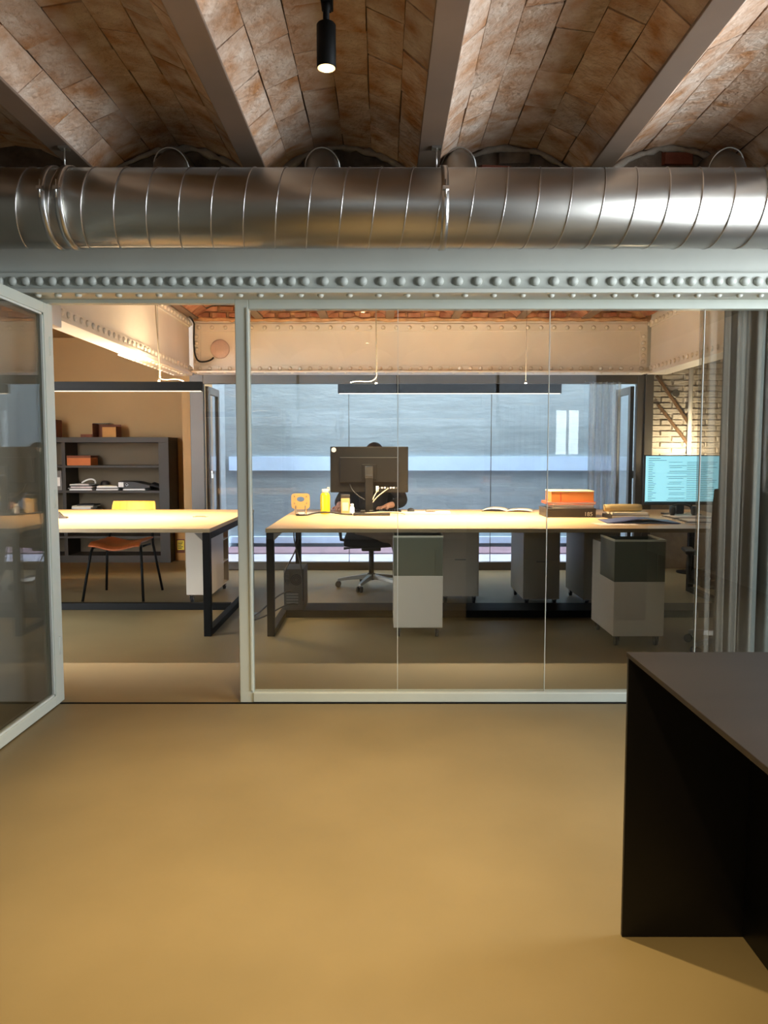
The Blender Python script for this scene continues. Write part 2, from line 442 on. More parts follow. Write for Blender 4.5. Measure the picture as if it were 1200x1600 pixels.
vb = [vault_brick(2 * A * Rv / NC - .0025, .298, .022, k, 'vbrick') for k in range(5)]
bay_lab = ['far left brick vault above the door corner', 'brick vault at upper left beside the open door', 'brick vault carrying the lit spotlight', 'brick vault right of the spotlight',
           'brick vault at the upper right corner', 'outermost right brick vault']
for b in range(-1, 7):
    if b == -1: xc = BX[0] - SP / 2
    elif b == 6: xc = BX[6] + SP / 2
    else: xc = (BX[b] + BX[b + 1]) / 2
    cz = BZ + .012 + rise - Rv
    hi = A
    m = MB()
    x_lo, x_hi = (FX0 - xc, FX1 - xc)

    def vf(u, v):
        a = -A + 2 * A * u
        return (min(max(Rv * math.sin(a), x_lo), x_hi), FY0 + (PY - FY0) * v, (Rv + .004) * math.cos(a))
    m.grid(vf, 24, 2)
    lab = bay_lab[b] if 0 <= b < 6 else ('brick vault against the left wall' if b < 0 else 'brick vault against the right wall')
    o = tag(m.build('ceiling', 'mortar'), lab, 'ceiling', None, 'structure'); o.location = (xc, 0, cz)
    if 0 <= b < 6:
        for c in range(NC):
            a = -A + 2 * A * (c + .5) / NC
            y = PY - .15 - (.145 if c % 2 else 0)
            if c % 2:   # half brick against the end wall
                link_copy(random.choice(vb), 'brick', o, (Rv * math.sin(a), PY - .075, Rv * math.cos(a) - .006), (0, a, 0), (1, .49, 1))
            while y > 1.35:
                d = Rv - .004 + random.uniform(-.002, .002)
                link_copy(random.choice(vb), 'brick', o, (d * math.sin(a), y, d * math.cos(a) - .004), (random.uniform(-.004, .004), a + random.uniform(-.012, .012), 0), (random.choice((-1, 1)), 1, 1))
                y -= .300
beam_lab = ['brown steel ceiling beam nearest the left wall', 'leftmost visible brown steel beam above the open door', 'brown steel beam left of the spotlight', 'brown steel beam right of the spotlight',
            'slanting brown steel beam at the upper right', 'brown steel beam beyond the upper right corner', 'brown steel ceiling beam nearest the right wall']
for i, x in enumerate(BX):
    m = MB().box(-.05, FY0, 0, .05, PY, .012).box(-.006, FY0, .012, .006, PY, .15).box(-.05, FY0, .15, .05, PY, .16)
    o = tag(m.build('steel_beam', 'steel_beam', None, .003), beam_lab[i], 'beam', 'steel beams between the front vaults'); o.location = (x, 0, BZ - .004)

# end wall bricks and plaster rims, parts of the masonry
rb = []
for k in range(4):
    j = lambda s_=.008: random.uniform(-s_, s_)
    m = MB(); x, z = .085, .030
    m._add([(-x + j(), 0, -z + j()), (x + j(), 0, -z + j()), (x + j(), 0, z + j()), (-x + j(), 0, z + j()), (-x * .9, -.03, -z * .85), (x * .9, -.026, -z * .8), (x * .9, -.03, z * .85), (-x * .88, -.034, z * .8)],
           [(0, 1, 2, 3), (4, 5, 6, 7), (0, 1, 5, 4), (1, 2, 6, 5), (2, 3, 7, 6), (3, 0, 4, 7)])
    rb.append(m.mesh('brick', 'red_brick' if k < 2 else 'rubble'))
stub_x = [-.985, -.285, .345, 1.585]
for b in range(1, 6):
    xc = (BX[b] + BX[b + 1]) / 2 if b < 6 else 0
    cz = BZ + .012 + rise - Rv
    for rz in range(4):
        z = 2.54 + rz * .066
        x = xc - .33 + (.09 if rz % 2 else 0)
        while x < xc + .34:
            top = cz + math.sqrt(max(0, Rv ** 2 - (abs(x - xc) + .07) ** 2))
            if z + .03 < top and random.random() < .85 and all(abs(x - s_) > .15 or z > 2.72 for s_ in stub_x):
                link_copy(random.choice(rb), 'brick', wp, (x, PY + .002, z), (0, random.uniform(-.06, .06), 0), (random.uniform(.8, 1.1), random.uniform(.6, 1.3), random.uniform(.85, 1.1)))
            x += .18
    pts = []
    for i in range(25):
        a = -A * .97 + 2 * A * .97 * i / 24
        pts.append((xc + (Rv - .018 + random.uniform(-.008, .006)) * math.sin(a), PY - .012, cz + (Rv - .018 + random.uniform(-.008, .006)) * math.cos(a)))
    MB().tube(pts, [random.uniform(.008, .022) for _ in pts], 7).build('plaster_rim', 'plaster', wp)

# ------------------------------------------------------------------ front girder with rivets
g = thing('riveted_girder', 'pale grey riveted steel girder above the glass partition', 'girder', (0, 3.72, 0))
MB().box(-2.96, .03, 2.0, 3.38, .06, 2.46).build('web_plate', 'girder', g)
MB().box(-2.96, -.004, 2.012, 3.38, .028, 2.104).build('flange_angle', 'girder', g, .004)
MB().box(-2.96, -.10, 1.990, 3.38, .13, 2.010).build('bottom_flange', 'girder', g, .003)
rv = MB().lathe([(.0225, 0), (.022, -.006), (.019, -.013), (.012, -.018), (.004, -.0195)], axis='y', n=12).mesh('rivet', 'girder')
rv2 = MB().lathe([(.016, 0), (.0155, -.005), (.013, -.010), (.007, -.013), (.002, -.0135)], axis='z', n=10).mesh('rivet', 'girder')
x = -1.95
while x < 2.05:
    link_copy(rv, 'rivet', g, (x, -.004, 2.062)); x += .063 if (x < -.42 or x > 1.02) else .091
x = -1.62
while x < 2.0:
    link_copy(rv2, 'rivet', g, (x, -.055, 1.990)); x += .0945 if x < -.3 else (.135 if x < .75 else .098)

# ------------------------------------------------------------------ spiral duct
DY, DZ, DR = 3.40, 2.300, .163
du = thing('spiral_duct', 'large galvanised spiral air duct running below the vaults', 'duct', (0, DY, DZ))
MB().cyl((-2.96, 0, 0), (3.38, 0, 0), DR, n=64).build('duct_pipe', 'zinc', du)
pitch = .134; pts = []
n = int(6.3 / pitch) * 40
for i in range(n):
    a = 2 * math.pi * i / 40
    pts.append((-2.95 + pitch * i / 40, (DR + .0005) * math.sin(a), (DR + .0005) * math.cos(a)))
MB().tube(pts, .0032, 6).build('spiral_seam', 'zinc_edge', du)
for xb, w in ((-1.402, .012), (-1.335, .016), (.252, .014)):
    MB().lathe([(DR + .001, -w), (DR + .009, -w), (DR + .009, w), (DR + .001, w)], (xb, 0, 0), 48, 'x').build('clamp_band', 'zinc_edge', du)
    MB().box(xb - .012, -DR - .028, .02, xb + .012, -DR - .004, .034).cyl((xb, -DR - .022, -.01), (xb, -DR - .022, .06), .004, n=8).build('clamp_bolt', 'zinc_edge', du)
stub_lab = ['galvanised branch duct behind the main duct at upper left', 'galvanised branch duct behind the main duct below the spotlight',
            'galvanised branch duct behind the main duct near the middle clamp', 'galvanised branch duct behind the main duct at upper right']
for sx, lab in zip(stub_x, stub_lab):
    t = thing('branch_duct', lab, 'duct', (sx, 3.66, 2.40), group='branch ducts along the masonry')
    pp = [(0, -.10, 0), (0, -.06, .07), (0, -.01, .145), (0, .06, .19), (0, .185, .20)]
    MB().tube(pp, .078, 24).build('duct_elbow', 'zinc', t)
    ring = [(.08 * math.cos(2 * math.pi * k / 32), .012 + .04 * math.sin(2 * math.pi * k / 32) * -1, .165 + .08 * math.sin(2 * math.pi * k / 32)) for k in range(32)]
    MB().tube(ring, .0035, 6, True).build('collar_ring', 'zinc_edge', t)
for hx in (-1.37, .225):
    t = tag(MB().cyl((hx, DY, DZ + DR - .01), (hx, DY, BZ + .02), .004, n=8).box(hx - .02, DY - .02, BZ - .012, hx + .02, DY + .02, BZ - .004).build('duct_hanger', 'zinc_edge'),
            'thin metal hanger rod holding the duct, ' + ('left end' if hx < 0 else 'near the middle beam'), 'hanger', 'duct hangers')

# ------------------------------------------------------------------ track and spotlights in the lit vault
TX = -.180
tr = thing('lighting_track', 'black lighting track in the vault above the spotlight', 'track', (TX, 0, 0))
MB().box(-.018, -2.6, 2.655, .018, 2.57, 2.69).build('rail', 'black_m', tr, .002)
for y in (2.45, .9, -.8): MB().cyl((0, y, 2.69), (0, y, 2.735), .008, n=8).build('hanger', 'black_m', tr)


def spotlight(y, label, power, ang):
    t = thing('spotlight', label, 'spotlight', (TX, y, 2.45), group='track spotlights')
    MB().lathe([(.028, .0), (.030, .002), (.030, .128), (.027, .132)], n=28).build('body', 'black_m', t)
    MB().lathe([(.010, .132), (.010, .17), (.014, .172), (.014, .206)], n=14).build('stem', 'black_m', t)
    MB().box(-.013, -.05, .192, .013, .05, .206).build('adapter', 'black_m', t)
    MB().lathe([(.0275, -.001), (.0275, .004)], n=28).build('reflector', 'lens_ring', t)
    MB().lathe([(.012, -.007), (.016, -.003), (.016, -.001)], n=18).build('bulb', 'bulb', t)
    l = bpy.data.lights.new('spot_beam', 'SPOT'); l.energy = power; l.color = (1.0, .74, .38); l.spot_size = R(ang); l.spot_blend = 1.0; l.shadow_soft_size = .02
    lo = bpy.data.objects.new('spot_beam', l); col.objects.link(lo); lo.parent = t; lo.location = (0, 0, -.012)
    return t


spotlight(2.50, 'lit black cylinder spotlight hanging below the vault', 255, 86)
spotlight(.95, 'unseen black cylinder spotlight added on the track just above the camera', 185, 100)  # this and the next are out of view, added to light the room
spotlight(-.9, 'unseen black cylinder spotlight added on the track behind the camera', 125, 110)

# ------------------------------------------------------------------ glazed partition and open door
w1 = thing('window_1', 'pale framed glass partition of tall frameless panes', 'partition', kind='structure')
MB().box(-.722, 3.775, 0, -.655, 3.825, 1.990).box(-.668, 3.769, .06, -.655, 3.776, 1.95).build('post', 'frame', w1, .003)
MB().box(-.655, 3.775, 1.945, 3.38, 3.825, 1.990).build('top_rail', 'frame', w1, .003)
MB().box(-1.665, 3.775, 1.972, -.722, 3.825, 1.990).build('door_head', 'frame', w1, .002)
MB().box(-1.665, 3.775, 0, -1.625, 3.825, 1.972).build('door_jamb', 'frame', w1, .003)
MB().box(-.655, 3.768, 0.004, 3.38, 3.832, .052).build('bottom_rail', 'frame', w1, .003)
px = [-.655, .068, .808, 1.56, 2.32, 3.38]
for i in range(5):
    MB().box(px[i] + .002, 3.795, .052, px[i + 1] - .002, 3.805, 1.945).build('pane', 'glass', w1)
for xj in px[1:-1]:
    MB().box(xj - .0014, 3.793, .052, xj + .0014, 3.807, 1.945).build('glass_joint', 'joint', w1)

d1 = thing('door_1', 'pale framed glass door standing wide open on the left', 'door', (-1.638, 3.765, 0), kind='structure')
MB().box(-.022, -.055, .006, .022, -.004, 1.965).build('hinge_stile', 'frame', d1, .003)
MB().box(-.022, -.93, .006, .022, -.88, 1.965).build('lock_stile', 'frame', d1, .003)
MB().box(-.022, -.88, 1.915, .022, -.055, 1.965).build('top_rail', 'frame', d1, .003)
MB().box(-.022, -.88, .006, .022, -.055, .056).build('bottom_rail', 'frame', d1, .003)
MB().box(-.005, -.88, .056, .005, -.055, 1.915).build('pane', 'door_glass', d1)
f = MB()
f.box(.006, -.066, .056, .016, -.055, 1.915).box(.006, -.88, .056, .016, -.87, 1.915).box(.006, -.88, .056, .016, -.055, .066).box(.006, -.88, 1.905, .016, -.055, 1.915)
f.build('glazing_bead', 'joint', d1)
for z in (.25, .98, 1.72): MB().cyl((.018, -.001, z), (.018, -.001, z + .09), .009, n=10).build('hinge', 'frame', d1)
MB().cyl((.05, -.905, .95), (.05, -.905, 1.15), .009, n=10).cyl((.02, -.905, .97), (.05, -.905, .97), .006, n=8).cyl((.02, -.905, 1.13), (.05, -.905, 1.13), .006, n=8).build('door_handle', 'alu', d1)

# ------------------------------------------------------------------ back office ceiling: vaults, beams, girders
SB = .632; bb = [-1.84 + SB * i for i in range(8)]
hb = SB / 2 - .03; rb_ = .12; Rb = (hb ** 2 + rb_ ** 2) / (2 * rb_); Ab = math.asin(hb / Rb)
vbb = [vault_brick(2 * Ab * Rb / 5 - .006, .26, .02, k, 'vbrick_b') for k in range(4)]
ordn = ['first', 'second', 'third', 'fourth', 'fifth', 'sixth', 'seventh', 'eighth']
for b in range(7):
    xc = (bb[b] + bb[b + 1]) / 2; m = MB()
    m.grid(lambda u, v: (Rb * math.sin(-Ab + 2 * Ab * u), PY + .12 + (7.62 - PY - .12) * v, Rb * math.cos(-Ab + 2 * Ab * u)), 16, 2)
    o = tag(m.build('ceiling', 'mortar'), ordn[b] + ' orange brick vault from the left over the back office', 'ceiling', None, 'structure')
    o.location = (xc, 0, 2.57 + rb_ - Rb)
    for c in range(5):
        a = -Ab + 2 * Ab * (c + .5) / 5; y = 7.48 - (.13 if c % 2 else 0)
        for k in range(4):
            link_copy(random.choice(vbb), 'brick', o, (Rb * math.sin(a), y, Rb * math.cos(a) - .008 + random.uniform(-.004, .004)), (random.uniform(-.02, .02), a, 0)); y -= .27
for i, x in enumerate(bb):
    if i == 7: continue
    o = tag(MB().box(-.04, PY + .12, 0, .04, 7.60, .012).box(-.005, PY + .12, .012, .005, 7.60, .14).build('steel_beam', 'steel_beam'),
            ordn[i] + ' brown steel beam from the left in the back office', 'beam', 'steel beams over the back office'); o.location = (x, 0, 2.548)


wi = struct('wall_girder_infill', MB().box(-1.86, 7.60, 2.531, 2.60, 7.66, 2.95), 'plaster_o', 'rough orange masonry above the cream rear girder', 'wall')
rbo = []
for k in range(3):
    j = lambda s_=.006: random.uniform(-s_, s_)
    m = MB(); x, z = .075, .026
    m._add([(-x + j(), 0, -z + j()), (x + j(), 0, -z + j()), (x + j(), 0, z + j()), (-x + j(), 0, z + j()), (-x * .9, -.03, -z * .85), (x * .9, -.026, -z * .8), (x * .9, -.03, z * .85), (-x * .88, -.034, z * .8)],
           [(0, 1, 2, 3), (4, 5, 6, 7), (0, 1, 5, 4), (1, 2, 6, 5), (2, 3, 7, 6), (3, 0, 4, 7)])
    rbo.append(m.mesh('brick', 'vbrick_b'))
for b in range(7):
    xc = (bb[b] + bb[b + 1]) / 2
    for rz in range(2):
        for k in range(4 - rz):
            x = xc + (k - (3 - rz) / 2) * .155
            if x < 2.5: link_copy(random.choice(rbo), 'brick', wi, (x, 7.602, 2.585 + rz * .062), (0, random.uniform(-.08, .08), 0), (random.uniform(.75, 1), 1, random.uniform(.8, 1.1)))
pts = [(-1.84 + i * .06, 7.585, 2.545 + random.uniform(-.008, .012)) for i in range(74)]
MB().tube(pts, [random.uniform(.012, .026) for _ in pts], 7).build('plaster_edge', 'plaster_o', wi)


def rivets(parent, pts, axis, r=.021):
    m = MB(); s_ = 1
    for p in pts:
        pr = [(r, 0), (r * .9, r * .4), (r * .5, r * .72), (r * .12, r * .8)]
        if axis == '-y': pr = [(a, -b) for a, b in pr]; m.lathe(pr, p, 8, 'y')
        elif axis == 'x': m.lathe(pr, p, 8, 'x')
        elif axis == '-x': m.lathe([(a, -b) for a, b in pr], p, 8, 'x')
        else: m.lathe([(a, -b) for a, b in pr], p, 8, 'z')
    return m.build('rivet_row', parent['mat'] if 'mat' in parent else 'cream', parent)


gf = thing('riveted_girder', 'cream riveted girder across the top of the rear window', 'girder', (0, 7.60, 0))
MB().box(-1.86, 0, 2.03, 2.565, .02, 2.53).build('web_plate', 'cream', gf)
MB().box(-1.86, -.016, 2.43, 2.565, 0, 2.505).build('top_angle', 'cream', gf, .003)
MB().box(-1.86, -.016, 2.045, 2.565, 0, 2.105).build('bottom_angle', 'cream', gf, .003)
MB().box(-1.86, -.11, 2.025, 2.565, .12, 2.045).build('bottom_flange', 'cream', gf, .003)
MB().box(-1.86, -.016, 2.105, -1.79, 0, 2.43).build('end_angle', 'cream', gf)
MB().box(2.495, -.016, 2.105, 2.565, 0, 2.43).build('end_angle', 'cream', gf)
rr = [(-1.80 + .128 * i, -.016, 2.468) for i in range(34)] + [(-1.80 + .098 * i, -.016, 2.075) for i in range(45)]
rr += [(-1.825, -.016, 2.14 + .06 * i) for i in range(5)] + [(2.53, -.016, 2.14 + .06 * i) for i in range(5)]
o = rivets(gf, rr, '-y'); o['kind'] = 'stuff'
o = rivets(gf, [(-1.80 + .13 * i, -.085, 2.025) for i in range(34)], 'z', .014); o['kind'] = 'stuff'

gl = thing('riveted_girder', 'cream riveted side girder slanting over the left desk', 'girder', (-1.90, 0, 0))
Y0, Y1 = 4.26, 7.585
MB().box(-.02, Y0, 2.02, 0, Y1, 2.595).build('web_plate', 'cream', gl)
MB().box(0, Y0, 2.47, .016, Y1, 2.54).build('top_angle', 'cream', gl, .003)
MB().box(0, Y0, 2.04, .016, Y1, 2.10).build('bottom_angle', 'cream', gl, .003)
MB().box(-.14, Y0, 2.015, .03, Y1, 2.04).build('bottom_flange', 'cream', gl, .003)
MB().box(-.155, 6.0, 2.003, .03, Y1, 2.015).build('cover_plate', 'cream', gl, .002)
o = rivets(gl, [(.016, Y0 + .1 + .098 * i, 2.505) for i in range(35)] + [(.016, Y0 + .1 + .098 * i, 2.07) for i in range(35)], 'x'); o['kind'] = 'stuff'
o = rivets(gl, [(xx, 6.08 + .098 * i, 2.003) for i in range(15) for xx in (-.12, -.02)], 'z', .015); o['kind'] = 'stuff'
gr = thing('riveted_girder', 'cream riveted side girder above the right monitor', 'girder', (2.60, 0, 0))
MB().box(0, Y0, 2.02, .02, Y1, 2.595).build('web_plate', 'cream', gr)
MB().box(-.016, Y0, 2.47, 0, Y1, 2.54).build('top_angle', 'cream', gr, .003)
MB().box(-.016, Y0, 2.04, 0, Y1, 2.10).build('bottom_angle', 'cream', gr, .003)
MB().box(-.03, Y0, 2.015, .16, Y1, 2.04).build('bottom_flange', 'cream', gr, .003)
o = rivets(gr, [(-.016, Y0 + .1 + .098 * i, 2.505) for i in range(35)] + [(-.016, Y0 + .1 + .098 * i, 2.07) for i in range(35)], '-x'); o['kind'] = 'stuff'
tag(MB().box(-2.3, 3.98, 1.93, -1.755, 4.25, 2.40).build('bulkhead', 'white', None, .004), 'white boxed bulkhead at the near end of the left girder', 'bulkhead', None)
tag(MB().lathe([(.092, 0), (.092, -.010), (.085, -.014), (.02, -.016)], (-1.60, 7.600, 2.262), 36, 'y').build('wall_speaker', 'speaker'), 'round pinkish speaker grille on the rear girder', 'speaker')
tag(MB().tube(bez((-1.885, 6.9, 2.58), (-1.86, 7.3, 2.58), (-1.85, 7.5, 2.56), (-1.84, 7.565, 2.50), 8) + bez((-1.84, 7.565, 2.50), (-1.85, 7.56, 2.3), (-1.86, 7.56, 2.13), (-1.77, 7.56, 2.135), 10)[1:] + bez((-1.77, 7.56, 2.135), (-1.72, 7.56, 2.135), (-1.68, 7.57, 2.15), (-1.66, 7.575, 2.18), 6)[1:], .008, 8)
    .build('cable', 'cable_b'), 'dark cable looping down the girder corner to the speaker', 'cable')

# ------------------------------------------------------------------ rear window
w2 = thing('window_2', 'wide dark framed rear window onto the courtyard', 'window', kind='structure')
MB().box(-2.048, 8.165, 0, -1.906, 8.235, 2.08).build('post', 'dark_frame', w2, .004)
MB().box(2.67, 8.165, 0, 2.745, 8.235, 2.08).box(2.752, 8.155, 0, 2.84, 8.235, 2.08).build('post', 'dark_frame', w2, .004)
MB().box(-1.906, 8.165, 1.978, 2.67, 8.235, 2.08).build('top_rail', 'dark_frame', w2, .004)
MB().box(-1.906, 8.165, 0, 2.67, 8.235, .085).build('bottom_rail', 'dark_frame', w2, .004)
wx = [-1.906, -.373, 1.139, 2.67]
for i in range(3): MB().box(wx[i] + .002, 8.195, .085, wx[i + 1] - .002, 8.205, 1.978).build('pane', 'win_glass', w2)
for x in wx[1:3]: MB().box(x - .003, 8.193, .085, x + .003, 8.207, 1.978).build('glass_joint', 'dark_frame', w2)
for nm, x, lab in (('window_5', -1.885, 'narrow dark framed side leaf outside the left window post'), ('window_6', 2.645, 'narrow dark framed side leaf outside the right window post')):
    lf = thing(nm, lab, 'window', (x, 8.25, 0), kind='structure')
    MB().box(-.02, 0, .04, .02, .07, 1.96).box(-.02, .46, .04, .02, .53, 1.96).box(-.02, .07, 1.88, .02, .46, 1.96).box(-.02, .07, .04, .02, .46, .12).build('leaf_frame', 'dark_frame', lf, .003)
    MB().box(-.004, .07, .12, .004, .46, 1.88).build('pane', 'win_glass', lf)
    MB().box(.02, .02, .98, .05, .04, 1.06).box(.04, .02, 1.03, .05, .12, 1.05).build('handle', 'alu', lf)

# sheer curtain at the right end of the window
def drape(x0, x1, z0, z1, amp, nf, ph=0, n=140, flare=.0):
    m = MB()
    def fn(u, v):
        a = amp * (0.65 + .5 * v)
        x = x0 + (x1 - x0) * u
        y = a * math.sin(2 * math.pi * nf * u + ph + .5 * math.sin(3.1 * u * nf)) + .35 * a * math.sin(2 * math.pi * nf * 2.3 * u + 1.3 + v * .6)
        x += .25 * a * math.cos(2 * math.pi * nf * u + ph) - flare * v * (1 - u)
        return (x, y, z1 + (z0 - z1) * v)
    m.grid(fn, n, 10)
    return m


cw = thing('window_curtain', 'thin white voile curtain at the right of the rear window', 'curtain', (0, 8.09, 0))
drape(2.14, 2.47, .03, 1.99, .022, 5).build('curtain_cloth', 'win_sheer', cw)
MB().box(2.10, -.012, 1.985, 2.52, .012, 2.0).build('curtain_rail', 'dark_frame', cw)
c1 = thing('sheer_curtain', 'sheer taupe curtain edge hanging just behind the glass on the right', 'curtain', (0, 3.96, 0))
drape(1.602, 1.93, .015, 2.0, .022, 4.2, .4, flare=-.02).build('curtain_cloth', 'sheer', c1)
c2 = thing('grey_curtain', 'heavy grey curtain gathered at the right end of the glass', 'curtain', (0, 4.04, 0))
drape(1.77, 2.75, .015, 2.0, .032, 9.3, 1.0).build('curtain_cloth', 'drape', c2)
tag(MB().box(1.55, 3.945, 2.0, 3.35, 4.055, 2.018).build('curtain_track', 'frame'), 'pale ceiling track carrying the curtains behind the partition', 'curtain track')
tag(MB().box(1.55, 3.975, 2.018, 3.38, 4.09, 2.59).build('curtain_pelmet', 'cream'), 'pale boxed pelmet above the curtains', 'pelmet')

# wall details right of the window
for i, (p, q) in enumerate((((2.905, 2.075), (3.258, 1.578)), ((2.925, 1.775), (3.286, 1.319)))):  # thin brown bars in place of diagonal shadows on the brick
    d = Vector((q[0] - p[0], 0, q[1] - p[1])); L_ = d.length; ang = math.atan2(-d.z, d.x)
    o = tag(MB().box(0, -.02, -.014, L_, .0, .014).cyl((.02, -.026, 0), (.02, 0, 0), .012, n=8).build('diagonal_shadow_bar', 'shadow_bar', None, .002),
            'brown diagonal bar standing in for a shadow on the white brick wall, ' + ('upper' if i == 0 else 'lower') + ' of the two', 'shadow bar', 'diagonal shadow bars'); o.location = (p[0], 8.290, p[1]); o.rotation_euler = (0, ang, 0)
pp = thing('wall_pipe', 'white vertical pipe on the brick wall beside the curtain', 'pipe', (3.262, 8.24, 0))
MB().cyl((0, 0, .85), (0, 0, 2.58), .022, n=16).build('pipe', 'white_pl', pp)
for z in (1.0, 1.7, 2.3): MB().box(-.03, .0, z, .03, .075, z + .02).build('clip', 'white_pl', pp)
tag(MB().lathe([(.042, 0), (.042, -.02), (.034, -.024)], (3.115, 8.296, 1.885), 20, 'y').build('junction_box', 'alu'), 'small round junction box on the white brick wall', 'junction box')
ul = thing('added_uplighter', 'dark uplighter added to light the white brick wall', 'lamp', (3.20, 7.98, 0))  # added lamp, makes the bright patch on the brick wall
MB().lathe([(.13, 0), (.13, .015), (.03, .022)], n=28).build('base', 'black_m', ul)
MB().cyl((0, 0, .02), (0, 0, 1.12), .011, n=12).build('pole', 'black_m', ul)
MB().lathe([(.02, 1.10), (.06, 1.125), (.085, 1.17), (.082, 1.172), (.056, 1.13), (.01, 1.108)], n=24).build('lamp_shade', 'black_m', ul)
MB().lathe([(.01, 1.125), (.022, 1.135), (.022, 1.15), (.008, 1.158)], n=16).build('bulb', 'bulb', ul)
l = bpy.data.lights.new('added_uplighter_beam', 'POINT'); l.energy = 20; l.color = (1.0, .80, .52); l.shadow_soft_size = .02  # light of the added uplighter
lo = bpy.data.objects.new('added_uplighter_beam', l); col.objects.link(lo); lo.parent = ul; lo.location = (0, .02, 1.185)

# ------------------------------------------------------------------ black table at lower right
tb = thing('black_table', 'black sheet-steel table with a folded end panel at lower right', 'table', (.614, 1.9, 0))
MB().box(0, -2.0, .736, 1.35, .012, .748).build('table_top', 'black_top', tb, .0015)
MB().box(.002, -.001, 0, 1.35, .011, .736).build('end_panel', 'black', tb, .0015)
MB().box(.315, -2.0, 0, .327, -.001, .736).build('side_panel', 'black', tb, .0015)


# ------------------------------------------------------------------ desks
def desk(x0, x1, label, legs_left=True, tray=True):
    t = thing('office_desk', label, 'desk', (0, 0, 0), group='long oak desks in the back office')
    y0, y1, zt = 5.161, 6.929, .742
    MB().box(x0, y0, zt - .026, x1, y1, zt).build('desk_top', 'oak', t, .002)
    e = MB().box(x0, y0 - .002, zt - .027, x1, y0, zt - .001).box(x0 - .002, y0, zt - .027, x0, y1, zt - .001).box(x1, y0, zt - .027, x1 + .002, y1, zt - .001)
    e.build('edge_band', 'oak_edge', t)
    for xl in (x0 + .002, x1 - .052):
        for yl in (y0 + .006, y1 - .056):
            MB().box(xl, yl, 0, xl + .05, yl + .05, zt - .03).build('leg', 'black_m', t, .002)
        MB().box(xl, y0 + .056, .0, xl + .05, y1 - .056, .045).build('floor_rail', 'black_m', t, .002)
        MB().box(xl, y0 + .056, zt - .075, xl + .05, y1 - .056, zt - .03).build('side_rail', 'black_m', t, .002)
        s_ = 1 if xl < (x0 + x1) / 2 else -1
        xa = xl + .05 if s_ > 0 else xl
        MB().prism([(xa, zt - .032), (xa + s_ * .055, zt - .032), (xa, zt - .085)], 'y', y0 + .012, y0 + .018).build('gusset', 'alu', t)
    yb = 5.775 if tray else 6.06
    MB().box(x0 + .052, yb, 0, x1 - .052, yb + .05, .055).build('stretcher', 'black_m', t, .002)
    if tray: MB().box(x0 + .052, yb + .05, .030, x1 - .052, yb + .30, .055).build('floor_tray', 'black_m', t, .002)
    MB().box(x0 + .052, y0 + .6, zt - .075, x1 - .052, y0 + .64, zt - .035).build('cross_bar', 'black_m', t)
    return t


desk(-4.2, -1.178, 'long oak desk on the left with a bare sunlit-looking top', tray=False)['label'] = 'long oak desk on the left with an almost bare brightly lit top'
desk(-.800, 2.80, 'long oak desk behind the glass with monitors and books on it')


def caster(parent, x, y, z=.07):
    c = thing('caster', None, None, (x, y, 0)); c.parent = parent
    for k in ('label', 'category'):
        if k in c: del c[k]
    MB().cyl((-.010, .012, .027), (.010, .012, .027), .027, n=18).build('wheel', 'rubber', c)
    MB().box(-.016, -.012, .03, -.012, .022, z).box(.012, -.012, .03, .016, .022, z).box(-.018, -.016, z - .008, .018, .024, z).build('fork', 'chrome', c)
    return c


def pedestal(label, x, y, w, d, h=.705, bin_=True, cut=True, face='ped'):
    t = thing('drawer_pedestal', label, 'pedestal', (x, y, 0), group='rolling pedestals under the desks')
    zb = .07; zs = .425
    if bin_:
        MB().box(0, 0, zb, w, d, zs).build('lower_drawer', face, t, .002)
        MB().box(0.001, -.004, zb + .003, w - .001, 0, zs - .003).build('drawer_front', face, t, .0015)
        MB().box(0, d * .62, zs, w, d, h - .06).build('rear_body', face, t, .002)
        th = .006
        y1 = d * .62
        MB().box(0, 0, zs, th, y1, h - .02).box(w - th, 0, zs, w, y1, h - .02).box(th, 0, zs, w - th, th, h - .02).box(th, y1 - th, zs, w - th, y1, h - .02).box(th, th, zs, w - th, y1 - th, zs + .005).build('upper_bin', 'ped_in', t)
        MB().box(-.003, -.004, h - .02, w + .003, th, h - .008).box(-.003, th, h - .02, th, y1, h - .008).box(w - th, th, h - .02, w + .003, y1, h - .008).build('bin_rim', 'ped_rim', t)
        MB().box(w - .05, -.005, zs + .02, w - .035, 0, h - .10).build('pull_slot', 'ped_in', t)
    else:
        MB().box(0, 0, zb, w, d, h).build('body', face, t, .002)
        MB().box(.012, -.004, zb + .02, w - .012, 0, h * .55).box(.012, -.004, h * .55 + .01, w - .012, 0, h - .02).build('drawer_front', face, t, .0015)
        MB().box(w * .35, -.009, h * .53, w * .65, -.004, h * .545).build('handle', 'alu', t)
    for cx, cy in ((.035, .035), (w - .035, .035), (.035, d - .05), (w - .035, d - .05)): caster(t, cx, cy)
    return t


pedestal('pale rolling pedestal with an olive bin under the middle of the desk', .065, 5.13, .331, .52)
pedestal('pale rolling pedestal with an open olive bin, nearest the curtain', 1.478, 4.885, .326, .52)
pedestal('shaded grey pedestal standing right behind the middle pedestal', .475, 6.28, .307, .50, .70, False)
pedestal('shaded grey pedestal left of the gap below the book stack', 1.125, 6.15, .295, .60, .70, False)
pedestal('shaded grey pedestal partly hidden behind the pedestal with the open bin', 1.605, 6.12, .29, .60, .70, False)
